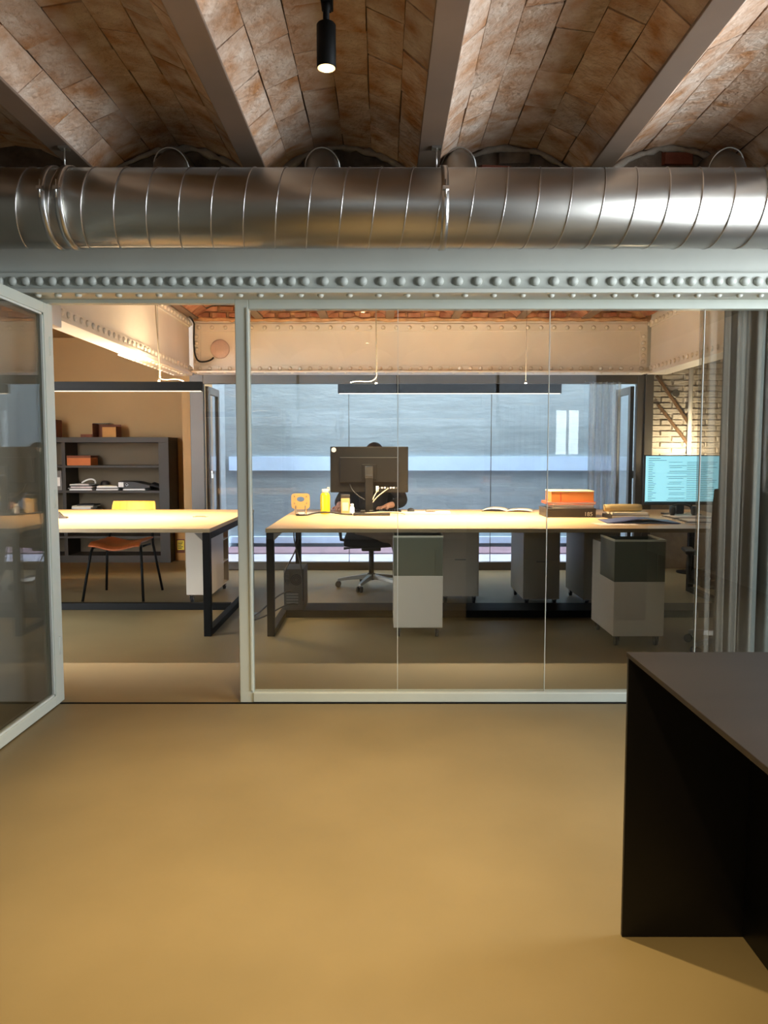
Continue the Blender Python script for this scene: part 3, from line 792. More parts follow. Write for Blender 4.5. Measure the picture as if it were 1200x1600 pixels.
# slim pedestal with open compartments under the left desk
t = thing('slim_pedestal', 'slim white pedestal with open side compartments under the left desk', 'pedestal', (-1.649, 6.34, 0))
MB().box(0, 0, .07, .21, .50, .70).build('body', 'ped', t, .002)
MB().box(0, .50, .07, .012, .72, .70).box(0, .708, .07, .21, .72, .70).box(0, .50, .07, .21, .72, .082).box(0, .50, .688, .21, .72, .70).build('open_case', 'ped', t)
for z in (.27, .47): MB().box(.012, .50, z, .21, .708, z + .01).build('shelf', 'ped', t)
for cx, cy in ((.035, .035), (.175, .035), (.035, .67), (.175, .67)): caster(t, cx, cy)

# ------------------------------------------------------------------ pendants
def pendant(x0, x1, y, z, power, label, wires, loops):
    t = thing('linear_pendant', label, 'pendant lamp', (x0, y, z), group='black linear pendants over the desks')
    L_ = x1 - x0
    MB().box(0, -.022, 0, L_, .022, .072).build('housing', 'black_m', t, .002)
    MB().box(.01, -.014, -.002, L_ - .01, .014, 0).build('diffuser', 'led', t)
    for wx_ in wires:
        MB().cyl((wx_ - x0, 0, .072), (wx_ - x0, 0, 2.628 - z), .0013, n=6).build('suspension_wire', 'wire', t)
        MB().cyl((wx_ - x0, 0, .072), (wx_ - x0, 0, .095), .008, n=10).build('wire_grip', 'chrome', t)
    for a in loops:
        MB().tube([Vector(p) - Vector((x0, 0, z)) for p in a], .0045, 6).build('power_cable', 'cable_w', t)
    l = bpy.data.lights.new('led_strip', 'AREA'); l.shape = 'RECTANGLE'; l.size = L_ - .04; l.size_y = .03; l.energy = power; l.spread = R(106); l.color = (1.0, .76, .47)
    lo = bpy.data.objects.new('led_strip', l); col.objects.link(lo); lo.parent = t; lo.location = (L_ / 2, 0, -.009)
    l2 = bpy.data.lights.new('added_uplight', 'AREA'); l2.shape = 'RECTANGLE'; l2.size = L_ - .04; l2.size_y = .03; l2.energy = power * .46; l2.color = (1.0, .76, .47)  # added upward light, brightens the ceiling and girders
    lo2 = bpy.data.objects.new('added_uplight', l2); col.objects.link(lo2); lo2.parent = t; lo2.location = (L_ / 2, 0, .076); lo2.rotation_euler = (R(180), 0, 0)
    return t


z = 1.712
pendant(-.357, 1.375, 6.02, z, 60, 'black linear pendant lamp above the monitor desk', (-.06, 1.1),
        [bez((-.05, 0, 2.63), (-.075, 0, 2.3), (-.05, 0, 2.0), (-.06, 0, z + .13), 10) + bez((-.06, 0, z + .13), (-.09, .0, z + .06), (-.2, 0, z + .12), (-.26, 0, z + .085), 8)[1:]])
pendant(-3.15, -1.412, 6.02, 1.730, 60, 'black linear pendant lamp above the bare left desk', (-1.745, -2.9),
        [bez((-1.76, 0, 2.59), (-1.77, 0, 2.3), (-1.74, 0, 2.1), (-1.735, 0, 1.83), 10), bez((-1.735, 0, 1.83), (-1.70, 0, 1.80), (-1.60, 0, 1.85), (-1.55, 0, 1.80), 8)])

# ------------------------------------------------------------------ things on and under the monitor desk
T = .742


def solid_box_thing(name, label, cat, loc, dims, m, rz=0, bevel=.002, group=None):
    w, d, h = dims
    o = tag(MB().box(-w / 2, -d / 2, 0, w / 2, d / 2, h).build(name, m, None, bevel), label, cat, group)
    o.location = loc; o.rotation_euler = (0, 0, rz); return o


def book(name, label, loc, w, d, h, m, rz=0, cat='book', group=None):
    t = thing(name, label, cat, loc, rz, group)
    c = .003
    MB().box(-w / 2, -d / 2, 0, w / 2, d / 2, c).box(-w / 2, -d / 2, h - c, w / 2, d / 2, h).box(-w / 2, -d / 2, c, -w / 2 + c, d / 2, h - c).build('cover', m, t, .001)
    MB().box(-w / 2 + c, -d / 2 + .004, c, w / 2 - .004, d / 2 - .004, h - c).build('pages', 'paper', t)
    return t


# monitor seen from behind
mn = thing('monitor', 'large dark monitor seen from behind with a white dot sticker', 'monitor', (-.123, 6.42, T))
MB().box(-.325, -.012, .180, .325, .014, .562).build('housing', 'screen_back', mn, .006)
MB().box(-.243, -.036, .265, .237, -.012, .473).build('rear_cover', 'screen_in', mn, .005)
MB().box(-.243, -.037, .470, .237, -.030, .474).build('cover_edge', 'alu', mn)
MB().box(-.060, -.042, .285, .062, -.036, .415).build('mount_plate', 'screen_in', mn, .003)
MB().box(-.035, -.075, .300, .032, -.042, .400).build('tilt_hinge', 'black_pl', mn, .004)
MB().box(-.028, -.078, .395, .025, -.074, .400).box(-.028, -.078, .322, .025, -.074, .328).build('hinge_trim', 'chrome', mn)
MB().box(-.033, -.072, .012, .031, -.045, .33).build('stand_column', 'screen_back', mn, .004)
MB().box(-.13, -.115, 0, .13, .10, .012).build('stand_base', 'black_pl', mn, .004)
MB().lathe([(.020, 0), (.020, -.0015), (.018, -.002)], (-.295, -.012, .535), 24, 'y').build('dot_sticker', 'white_pl', mn)
for k in range(7): MB().box(.075 + k * .024, -.0155, .214, .091 + k * .024, -.012, .226).build('port', 'white_pl' if k % 3 else 'chrome', mn)
MB().box(-.32, .0141, .2, .32, .0155, .555).build('screen_glass', 'black_pl', mn)
for k, pts in enumerate(([(-.16, -.02, .25), (-.15, -.03, .19), (-.09, -.05, .15), (-.035, -.06, .12)], [(.08, -.02, .215), (.06, -.04, .18), (.035, -.06, .15), (.03, -.075, .12)], [(.16, -.02, .215), (.11, -.04, .18), (.06, -.06, .15), (.03, -.08, .10)])):
    MB().tube(bez(*pts), .005, 6).build('cable', 'cable_b' if k == 0 else 'cable_w', mn)
MB().box(.055, -.028, .19, .078, -.02, .235).build('cable_tag', 'white_pl', mn)

# lit monitor on the right
mr_ = thing('monitor', 'monitor with a lit pale blue screen beside the curtain', 'monitor', (2.455, 6.32, T), R(2))
MB().box(-.322, -.008, .082, .322, .03, .492).build('housing', 'black_pl', mr_, .005)
MB().box(-.312, -.0105, .102, .312, -.008, .484).build('screen', 'screen', mr_)
q = MB(); zz = .462
for i in range(24):
    if i in (0, 1): q.box(-.29, -.0118, zz, -.29 + .10 + .05 * i, -.0105, zz + .004)
    else:
        q.box(-.29, -.0118, zz, -.29 + random.uniform(.03, .07), -.0105, zz + .0035)
        if i % 3: q.box(-.14 + random.uniform(0, .03), -.0118, zz, random.uniform(-.02, .05), -.0105, zz + .003)
        q.box(.03, -.0118, zz, .03 + random.uniform(.15, .26), -.0105, zz + .003)
    zz -= .0148
q.build('screen_text', 'screen_txt', mr_)
MB().box(-.312, -.0118, .102, .312, -.0105, .112).build('task_bar', 'screen_txt', mr_)
MB().box(-.03, .02, .012, .03, .05, .30).build('stand_column', 'black_pl', mr_, .003)
MB().box(-.13, -.09, 0, .13, .11, .012).build('stand_base', 'black_pl', mr_, .003)

# plywood stand with an oval hole on a wire foot
ps = thing('plywood_stand', 'small pale plywood panel with an oval hole on a wire foot', 'stand', (-.690, 6.34, T))
m = MB(); n = 28; outer = []; inner = []
for i in range(n):
    a = 2 * math.pi * i / n; c_, s_ = math.cos(a), math.sin(a)
    e = lambda v, p: math.copysign(abs(v) ** p, v)
    outer.append((.076 * e(c_, .35), .112 + .064 * e(s_, .35))); inner.append((.032 * c_, .128 + .021 * s_))
vs_ = [(x, -.003, z) for x, z in outer] + [(x, -.003, z) for x, z in inner] + [(x, .003, z) for x, z in outer] + [(x, .003, z) for x, z in inner]
fs = []
for i in range(n):
    j = (i + 1) % n
    fs += [(i, j, n + j, n + i), (2 * n + i, 3 * n + i, 3 * n + j, 2 * n + j), (i, 2 * n + i, 2 * n + j, j), (n + i, n + j, 3 * n + j, 3 * n + i)]
m._add(vs_, fs); m.build('panel', 'ply', ps)
MB().tube([(-.04, -.006, .075), (-.04, -.010, .012), (-.03, -.06, .004), (.03, -.06, .004), (.04, -.010, .012), (.04, -.006, .075)], .004, 8).build('wire_foot', 'alu', ps)
MB().box(-.05, -.005, .045, .05, .02, .052).box(-.05, 0, 0, -.044, .02, .05).box(.044, 0, 0, .05, .02, .05).build('rear_foot', 'ply', ps)
q = MB()
for sx in (-.05, .05):
    for zz in (.095, .15): q.lathe([(.005, 0), (.005, -.002)], (sx, -.003, zz), 10, 'y')
q.build('pin', 'alu', ps)

b = thing('water_bottle', 'bright yellow drinking bottle with a white cap', 'bottle', (-.493, 6.42, T))
MB().lathe([(.036, 0), (.040, .004), (.041, .02), (.041, .150), (.037, .166), (.027, .176), (.024, .180)], n=28).build('body', 'yellow', b)
MB().lathe([(.027, .178), (.029, .182), (.029, .205), (.026, .209)], n=24).build('cap', 'white_pl', b)
MB().tube([(.018, 0, .207), (.022, 0, .222), (.034, 0, .222), (.036, 0, .200), (.030, 0, .192)], .005, 8).build('cap_loop', 'white_pl', b)
c = thing('canister', 'square tan canister with a dark lid beside the bottle', 'canister', (-.322, 6.40, T))
MB().box(-.036, -.036, 0, .036, .036, .135).build('body', 'tin', c, .006)
MB().box(-.037, -.037, .135, .037, .037, .165).build('lid', 'char', c, .006)
MB().box(-.024, -.0375, .03, .024, -.036, .10).build('paper_label', 'cream_c', c)
p = thing('small_jar', 'little white jar next to the canister', 'jar', (-.262, 6.27, T))
MB().lathe([(.020, 0), (.022, .01), (.020, .06), (.012, .075)], n=20).build('body', 'white_pl', p)
MB().lathe([(.013, .074), (.014, .076), (.014, .092), (.011, .095)], n=18).build('lid', 'white_pl', p)

kb = thing('keyboard', 'dark keyboard in front of the seated person', 'keyboard', (-.06, 6.70, T))
MB().box(-.21, -.06, 0, .21, .06, .012).build('base', 'black_pl', kb, .004)
key = MB().box(-.0075, -.0075, 0, .0075, .0075, .005).mesh('key', 'screen_in')
for i in range(18):
    for j in range(5): link_copy(key, 'key', kb, (-.19 + i * .0222, -.045 + j * .0222, .012))
ms = thing('computer_mouse', 'small dark mouse beside the keyboard', 'mouse', (.235, 6.70, T))
MB().grid(lambda u, v: (.03 * math.sin(math.pi * (u - .5)) , .052 * math.sin(math.pi * (v - .5)), .03 * (math.cos(math.pi * (u - .5)) * math.cos(math.pi * (v - .5))) ** .5), 12, 12).build('shell', 'black_pl', ms)
MB().cyl((-.003, .028, .024), (.003, .028, .024), .007, n=12).build('scroll_wheel', 'rubber', ms)

# power strip and cables under the monitor
pw = thing('power_strip', 'dark power strip with plugs below the monitor stand', 'power strip', (-.10, 6.24, T))
MB().box(-.15, -.02, 0, .15, .02, .022).build('body', 'black_pl', pw, .004)
for x in (-.09, -.02, .06): MB().box(x, -.012, .022, x + .035, .016, .045).build('plug', 'black_pl', pw, .003)
tag(MB().tube(bez((-.26, 6.24, T + .012), (-.40, 6.20, T + .008), (-.45, 6.32, T + .05), (-.62, 6.22, T + .008)) + bez((-.62, 6.22, T + .008), (-.70, 6.18, T + .006), (-.74, 6.25, T + .006), (-.70, 6.29, T + .006))[1:], .006, 7).build('cable', 'cable_b'),
    'black cable curling across the desk in front of the bottle', 'cable')
tag(MB().tube(bez((-.2, 6.3, T + .01), (-.1, 6.16, T + .03), (.1, 6.15, T + .05), (.17, 6.27, T + .01)), .005, 7).build('cable', 'cable_w'), 'pale cable curled below the dark monitor', 'cable')
solid_box_thing('paper_sheet', 'white sheet lying under the yellow bottle and plywood panel', 'paper', (-.56, 6.50, T), (.34, .24, .0012), 'paper', .1, 0)
solid_box_thing('paper_sheet', 'white sheets right of the dark monitor', 'paper', (.36, 6.62, T), (.42, .28, .002), 'paper', -.06, 0)
solid_box_thing('eraser', 'small grey eraser block on the white sheets', 'eraser', (.400, 6.60, T + .002), (.085, .04, .022), 'cover_grey', .05, .005)
mg = thing('open_magazine', 'white open magazine lying left of the book stack', 'magazine', (1.10, 6.80, T), R(-14))
MB().grid(lambda u, v: (-.22 + .22 * u, -.14 + .28 * v, .002 + .022 * math.sin(math.pi * u) ** .7), 10, 2).build('left_page', 'paper', mg, solid=.003)
MB().grid(lambda u, v: (.22 * u, -.14 + .28 * v, .002 + .014 * math.sin(math.pi * u) ** .7), 10, 2).build('right_page', 'paper', mg, solid=.003)

# stack: charcoal box with 185, cream book, coral book, orange boxes
cb = thing('archive_box', 'charcoal flat box marked 185 at the bottom of the book stack', 'box', (1.490, 6.20, T))
MB().box(-.205, -.15, 0, .185, .15, .070).build('body', 'char', cb, .003)
MB().box(-.2055, -.1515, .048, .1855, .1515, .072).build('lid', 'char', cb, .003)
fc = bpy.data.curves.new('number_text', 'FONT'); fc.body = '185'; fc.size = .046; fc.extrude = .0004; fc.align_x = 'CENTER'
fo = bpy.data.objects.new('number_text', fc); col.objects.link(fo)
dg = bpy.context.evaluated_depsgraph_get(); me = bpy.data.meshes.new_from_object(fo.evaluated_get(dg)); bpy.data.objects.remove(fo)
me.materials.clear(); me.materials.append(M['white_pl'])
no = link_copy(me, 'number_print', cb, (.125, -.1522, .012), (R(90), 0, 0)); no['label'] = 'white number 185'
book('hardback_book', 'thick cream hardback in the middle of the book stack', (1.500, 6.20, T + .072), .33, .25, .030, 'cream_c', 0.02)
book('hardback_book', 'thin coral hardback under the orange box', (1.490, 6.20, T + .102), .385, .26, .020, 'red_c', -.02)
ob = thing('orange_box', 'bright orange box on top of the book stack', 'box', (1.500, 6.20, T + .122), -.02)
MB().box(-.17, -.12, 0, .165, .12, .078).build('body', 'orange', ob, .002)
MB().box(-.175, -.122, .078, .168, .122, .088).build('lid', 'cream_c', ob, .002)
MB().box(-.10, -.1215, 0, -.094, -.12, .078).build('ribbon', 'red_c', ob)

# clutter in front of the right monitor
solid_box_thing('printed_flyer', 'printed pinkish flyer at the front edge right of the black box', 'paper', (1.66, 5.47, T), (.30, .20, .002), 'paper_p', .12, 0)
fd = thing('blue_folder', 'dark blue folder lying open near the right monitor', 'folder', (1.88, 5.66, T), R(-4))
MB().grid(lambda u, v: (-.26 + .52 * u, -.16 + .32 * v, .004 + .030 * math.sin(math.pi * u) ** 2 * (1 - .3 * v)), 14, 4).build('upper_cover', 'blue', fd, solid=.003)
MB().box(-.25, -.155, 0, .25, .155, .003).build('lower_cover', 'blue', fd)
MB().box(-.23, -.13, .003, .23, .13, .006).build('sheets', 'paper', fd)
book('notebook', 'grey notebook under the tan wrapped roll', (1.90, 6.02, T), .30, .22, .03, 'cover_dark', .05)
book('notebook', 'pale notebook right above the dark one below the tan roll', (1.91, 6.02, T + .03), .28, .20, .02, 'cream_c', -.04)
ro = thing('wrapped_roll', 'tan wrapped roll lying on notebooks in front of the right monitor', 'roll', (1.87, 6.00, T + .050), R(2))
MB().lathe([(.012, -.15), (.027, -.145), (.030, -.10), (.030, .10), (.027, .145), (.012, .15)], (0, 0, .031), 18, 'x').build('wrapping', 'kraft_roll', ro)
MB().tube([(-.15 + .012 * math.cos(a / 8 * math.pi * 2), .028 * math.cos(a / 8 * math.pi * 2), .031 + .028 * math.sin(a / 8 * math.pi * 2)) for a in range(8)], .003, 6, True).build('string', 'cable_w', ro)
for i, (x, y, rz, w, mm, lab) in enumerate(((2.33, 5.62, -.08, .30, 'paper', 'white papers sticking out right of the blue folder'), (2.36, 5.98, .06, .32, 'paper', 'stack of white papers below the lit screen'), (2.64, 5.80, .02, .28, 'paper', 'stack of papers behind the curtain edge'))):
    t = thing('paper_stack', lab, 'paper', (x, y, T), rz, 'loose paper stacks')
    for k in range(3): MB().box(-w / 2 + .01 * k, -.11 - .006 * k, .008 * k, w / 2 - .012 * k, .11 - .004 * k, .008 * k + .006).build('sheaf', mm if k != 1 else 'cover_grey', t)
hp = thing('headphones', 'dark headphones lying on the papers below the lit screen', 'headphones', (2.34, 5.99, T + .022))
MB().tube([(.09 * math.cos(a * math.pi / 12), .02 + .03 * math.sin(a * math.pi / 12), .035 + .05 * math.sin(a * math.pi / 12)) for a in range(13)], .008, 8).build('headband', 'black_pl', hp)
for sx in (-1, 1): MB().lathe([(.02, -.016), (.036, -.012), (.036, .012), (.02, .016)], (sx * .085, 0, .036), 20, 'x').build('ear_cup', 'black_pl', hp)

# computer tower on the floor tray
pc = thing('computer_tower', 'dark computer tower standing on the floor tray, its back facing us', 'computer', (-.765, 5.80, .0552))
MB().box(0, 0, 0, .152, .30, .312).build('case', 'black_pl', pc, .003)
MB().box(.006, -.003, .01, .146, 0, .305).build('rear_panel', 'pc_grey', pc)
ring = MB()
for r_ in (.016, .028, .040): ring.tube([(.096 + r_ * math.cos(a * math.pi / 12), -.005, .232 + r_ * math.sin(a * math.pi / 12)) for a in range(24)], .0022, 6, True)
ring.build('fan_grille', 'black_m', pc)
MB().lathe([(.044, 0), (.044, -.0015)], (.096, -.003, .232), 24, 'y').build('fan_recess', 'black_pl', pc)
for k in range(4): MB().box(.02, -.0055, .050 + .022 * k, .11, -.003, .060 + .022 * k).build('expansion_slot', 'pc_slot', pc)
for k in range(3): MB().box(.015, -.006, .19 + .03 * k, .042, -.003, .212 + .03 * k).build('port', 'black_pl', pc)
for i, pts in enumerate((((-.70, 6.05, .70), (-.74, 5.95, .5), (-.60, 5.75, .55), (-.62, 5.775, .13)), ((-.68, 6.05, .70), (-.62, 5.9, .45), (-.80, 5.7, .4), (-.745, 5.785, .27)),
                         ((-.70, 5.785, .2), (-.80, 5.66, .24), (-.90, 5.60, .05), (-1.02, 5.72, .012)), ((-.66, 5.785, .10), (-.76, 5.6, .17), (-.84, 5.5, .02), (-1.06, 5.60, .012)))):
    tag(MB().tube(bez(*pts, 18), .0055, 7).build('cable', 'cable_b'), ['black cable dropping from the desk to the foot of the computer tower', 'black cable dropping from the desk to the top of the computer tower',
        'black cable looping from the tower to the floor socket', 'black cable trailing on the floor from the tower'][i], 'cable', 'cables around the computer tower')
fs_ = thing('floor_socket', 'small metal floor socket box with black plugs near the glass post', 'socket', (-1.03, 5.80, 0))
MB().box(-.07, -.07, 0, .07, .07, .022).build('plate', 'alu', fs_, .006)
for y in (-.03, .03): MB().box(-.02, y - .014, .022, .02, y + .014, .05).build('plug', 'black_pl', fs_, .004)

# left desk: cable grommet and a small dark gadget
gt = thing('cable_grommet', 'small grey cable flap in the top of the left desk', 'grommet', (-1.47, 6.13, T))
MB().box(-.055, -.03, 0, .055, .03, .004).build('flap', 'alu', gt, .001)
MB().box(-.04, -.008, .004, .04, .008, .006).build('slot', 'black_pl', gt)
gd = thing('tape_dispenser', 'small dark gadget near the door end of the left desk', 'gadget', (-2.53, 5.98, T))
MB().prism([(-.06, 0), (.06, 0), (.055, .012), (.02, .02), (-.01, .05), (-.035, .055), (-.06, .03)], 'y', -.022, .022).build('body', 'black_pl', gd, .003)
MB().cyl((-.025, -.026, .03), (-.025, .026, .03), .014, n=14).build('reel', 'alu', gd)

# ------------------------------------------------------------------ yellow plywood chair
yc = thing('plywood_chair', 'plywood chair with a yellow back and orange seat at the left desk', 'chair', (-2.275, 6.66, 0))
MB().grid(lambda u, v: ((u - .5) * .43 * (1 - .06 * v), -.24 + .46 * v, .462 + .018 * math.cos(2 * math.pi * (u - .5)) * -1 + .012 - .035 * max(0, .12 - v) / .12 * .8 + .02 * (v - .5) ** 2), 14, 14).build('seat', 'orange_ply', yc, solid=.012, bevel=.002)


def backf(u, v):
    w = .40 * (1 - .25 * abs(v - .5) ** 3 * 2)
    return ((u - .5) * w, .27 + .03 * (1 - (2 * u - 1) ** 2) + .05 * v, .60 + .215 * v)


MB().grid(backf, 16, 10).build('backrest', 'yellow_ply', yc, solid=.011, bevel=.002)
for s_ in (-1, 1):
    MB().tube([(s_ * .255, -.29, .006), (s_ * .215, -.19, .40), (s_ * .205, -.165, .445), (s_ * .19, -.10, .452)], .011, 10).build('leg', 'black_m', yc)
    MB().tube([(s_ * .255, .27, .006), (s_ * .205, .18, .44), (s_ * .175, .262, .62), (s_ * .165, .29, .74)], .011, 10).build('leg', 'black_m', yc)
    MB().tube([(s_ * .19, -.12, .448), (s_ * .19, .14, .444)], .009, 8).build('seat_rail', 'black_m', yc)

# ------------------------------------------------------------------ office chairs
def office_chair(label, loc, rz, group):
    t = thing('office_chair', label, 'chair', loc, rz, group)       # faces -y
    hub = MB().lathe([(.034, .07), (.040, .08), (.040, .125), (.030, .135)], n=20).build('hub', 'black_pl', t)
    for k in range(5):
        a = R(90 + 72 * k + 17); c_, s_ = math.cos(a), math.sin(a)
        lg = MB(); w0, w1 = .026, .016
        P = []
        for r_, w, z0, z1 in ((.03, w0, .078, .125), (.18, .022, .072, .105), (.315, w1, .058, .080)):
            for q_ in ((-w, z0), (w, z0), (w * .7, z1), (-w * .7, z1)): P.append((r_ * c_ - q_[0] * s_, r_ * s_ + q_[0] * c_, q_[1]))
        F = [(0, 1, 2, 3), (11, 10, 9, 8)] + [(j * 4 + i, j * 4 + (i + 1) % 4, (j + 1) * 4 + (i + 1) % 4, (j + 1) * 4 + i) for j in range(2) for i in range(4)]
        lg._add(P, F); lo_ = lg.build('base_leg', 'alu', t, .003)
        cx, cy = .31 * c_, .31 * s_
        cs = thing('caster', None, None, (cx, cy, 0), a); cs.parent = t
        for s2 in (-1, 1): MB().cyl((0, s2 * .008, .027), (0, s2 * .024, .027), .027, n=18).build('wheel', 'rubber', cs)
        MB().cyl((0, 0, .03), (0, 0, .064), .008, n=10).build('stem', 'chrome', cs)
    MB().cyl((0, 0, .13), (0, 0, .36), .024, n=18).build('gas_column', 'black_pl', t)
    MB().box(-.09, -.11, .35, .09, .12, .405).build('tilt_mechanism', 'black_pl', t, .012)
    MB().tube([(-.08, -.03, .375), (-.20, -.04, .372), (-.255, -.04, .368)], [.008, .008, .013], 10).build('lever', 'black_pl', t)
    s2 = MB()
    def sf(u, v):
        x = (u - .5) * 2; y = (v - .5) * 2
        return (.245 * x, .24 * y - .01, .455 + .012 * x * x - .030 * max(0, -y) ** 3)
    s2.grid(sf, 16, 16); s2.build('seat', 'mesh_black', t, solid=.075, bevel=.02)
    def bf(u, v):
        x = (u - .5) * 2
        return (.22 * x * (1 - .12 * v), .245 + .10 * v - .045 * x * x * -1 * -1 + .03 * math.sin(math.pi * v), .54 + .50 * v)
    MB().grid(bf, 14, 14).build('backrest', 'mesh_black', t, solid=.035, bevel=.01)
    MB().tube([(0, .10, .39), (0, .24, .41), (0, .30, .52), (0, .315, .70)], .022, 10).build('back_bar', 'black_pl', t)
    for s_ in (-1, 1):
        MB().tube([(s_ * .20, .05, .43), (s_ * .285, .05, .44), (s_ * .295, .05, .52), (s_ * .29, .04, .62)], .016, 8).build('arm_post', 'black_pl', t)
        MB().box(s_ * .29 - .035, -.12, .62, s_ * .29 + .035, .14, .645).build('arm_pad', 'black_pl', t, .012)
    return t


oc = office_chair('black office chair with star base under the seated person', (-.118, 7.12, 0), 0, 'black office chairs')
oc2 = copy_tree(oc); oc2.location = (2.22, 4.78, 0); oc2.rotation_euler = (0, 0, R(165)); oc2['label'] = 'black office chair half hidden behind the curtain edge'

# ------------------------------------------------------------------ seated person
pe = thing('person', 'person in a black sweater sitting behind the dark monitor, hands on the desk', 'person', (-.10, 7.10, 0))


def skinned(name, verts, edges, radii, m, sub=2, root=0):
    me = bpy.data.meshes.new(name); me.from_pydata(verts, edges, []); me.materials.append(M[m])
    o = bpy.data.objects.new(name, me); col.objects.link(o); o.parent = pe
    md = o.modifiers.new('skin', 'SKIN'); md.use_smooth_shade = True; md.branch_smoothing = .6
    if not me.skin_vertices: me.skin_vertices.new()
    for i, r_ in enumerate(radii):
        sv = me.skin_vertices[0].data[i]; sv.radius = r_ if isinstance(r_, tuple) else (r_, r_); sv.use_root = (i == root)
    s_ = o.modifiers.new('smooth', 'SUBSURF'); s_.levels = sub; s_.render_levels = sub
    return o


V, E, Rd = [], [], []


def av(p, r_, parent=None):
    V.append(p); Rd.append(r_)
    if parent is not None: E.append((parent, len(V) - 1))
    return len(V) - 1


HIP = .56
pv = av((0, .06, HIP), (.13, .10))
sp1 = av((0, .06, HIP + .18), (.10, .07), pv)
sp2 = av((0, .050, HIP + .39), (.09, .055), sp1)
nk = av((0, .022, HIP + .50), .044, sp2)
nk2 = av((.004, -.004, HIP + .56), .047, nk)
h0 = av((.010, -.042, HIP + .602), (.055, .062), nk2)
h1 = av((.012, -.036, HIP + .650), (.064, .074), h0)
h2 = av((.012, -.028, HIP + .705), (.072, .086), h1)
h3 = av((.012, -.02, HIP + .748), (.055, .066), h2)
hands = {}
for s_, el, wr, ha in ((-1, (-.300, -.02, .80), (-.300, -.225, .785), (-.300, -.290, .775)), (1, (.275, -.02, .80), (.150, -.245, .785), (.105, -.300, .775))):
    sh = av((s_ * .165, .03, HIP + .455), .042, sp2)
    e1 = av(el, .042, sh); w = av(wr, .028, e1); pm = av(ha, (.036, .020), w)
    d = (Vector(ha) - Vector(wr)).normalized(); side = Vector((-d.y, d.x, 0)) * s_
    pe2 = av(tuple(Vector(ha) + d * .032), (.036, .017), pm)
    hands[s_] = (Vector(ha) + d * .032, d, side)
    for k, (off, ln) in enumerate(((.027, .030), (.009, .036), (-.010, .034), (-.027, .026))):
        b0 = Vector(ha) + d * .040 + side * off
        f1 = av(tuple(b0 + d * ln * .6 + Vector((0, 0, .006))), .0085, pe2)
        f2 = av(tuple(b0 + d * ln * 1.25 + Vector((0, 0, -.002))), .008, f1)
        av(tuple(b0 + d * ln * 1.7 + Vector((0, 0, -.014))), .0072, f2)
    t1 = av(tuple(Vector(ha) + side * .042 + d * .005 + Vector((0, 0, -.006))), .011, pm)
    t2 = av(tuple(Vector(ha) + side * .056 + d * .030 + Vector((0, 0, -.010))), .009, t1)
    av(tuple(Vector(ha) + side * .058 + d * .052 + Vector((0, 0, -.014))), .0075, t2)
for s_, kn, an, to in ((-1, (.22, -.34, .50), (.28, -.32, .11), (.29, -.43, .04)), (1, (.38, -.28, .50), (.42, -.25, .11), (.44, -.36, .04))):
    hp_ = av((s_ * .09 + .01, .0, HIP - .02), .075, pv); k_ = av(kn, .056, hp_); a_ = av(an, .036, k_); av(to, .030, a_)
body = skinned('body', V, E, Rd, 'skin')
# clothing over the body
V2 = [(0, .06, HIP - .03), (0, .06, HIP + .18), (0, .035, HIP + .39), (0, .012, HIP + .515)]
E2 = [(0, 1), (1, 2), (2, 3)]; R2 = [(.165, .125), (.152, .118), (.160, .118), (.072, .070)]
for s_, el, wr in ((-1, (-.300, -.02, .80), (-.300, -.225, .785)), (1, (.275, -.02, .80), (.150, -.245, .785))):
    i = len(V2); V2 += [(s_ * .165, .03, HIP + .450), el, tuple(Vector(wr) + (Vector(el) - Vector(wr)) * .12)]; R2 += [.084, .064, .044]
    E2 += [(2, i), (i, i + 1), (i + 1, i + 2)]
skinned('sweater', V2, E2, R2, 'sweater')
V3 = [(0, .06, HIP - .02)]; E3 = []; R3 = [(.155, .12)]
for s_, kn, an in ((-1, (.22, -.34, .50), (.28, -.32, .11)), (1, (.38, -.28, .50), (.42, -.25, .11))):
    i = len(V3); V3 += [(s_ * .09 + .01, .0, HIP - .02), kn, tuple(Vector(an) + (Vector(kn) - Vector(an)) * .08)]; R3 += [.092, .072, .055]; E3 += [(0, i), (i, i + 1), (i + 1, i + 2)]
skinned('trousers', V3, E3, R3, 'trouser')
for s_, an, to in ((-1, (.28, -.32, .11), (.29, -.43, .04)), (1, (.42, -.25, .11), (.44, -.36, .04))):
    a_, t_ = Vector(an), Vector(to)
    skinned('shoe', [tuple(a_ + Vector((0, .03, -.06))), tuple(a_ + Vector((0, -.05, -.06))), tuple(t_ + Vector((0, -.05, .0)))], [(0, 1), (1, 2)], [.046, .050, .040], 'black_pl')
HC = Vector((.012, -.022, HIP + .695))
m = MB()


def hairf(u, v):
    a = 2 * math.pi * u; ph = v * R(118) if math.sin(a) > -.25 else v * R(62)
    r_ = Vector((.084 * math.sin(ph) * math.cos(a), .100 * math.sin(ph) * math.sin(a) + .006, .092 * math.cos(ph)))
    return tuple(HC + r_)


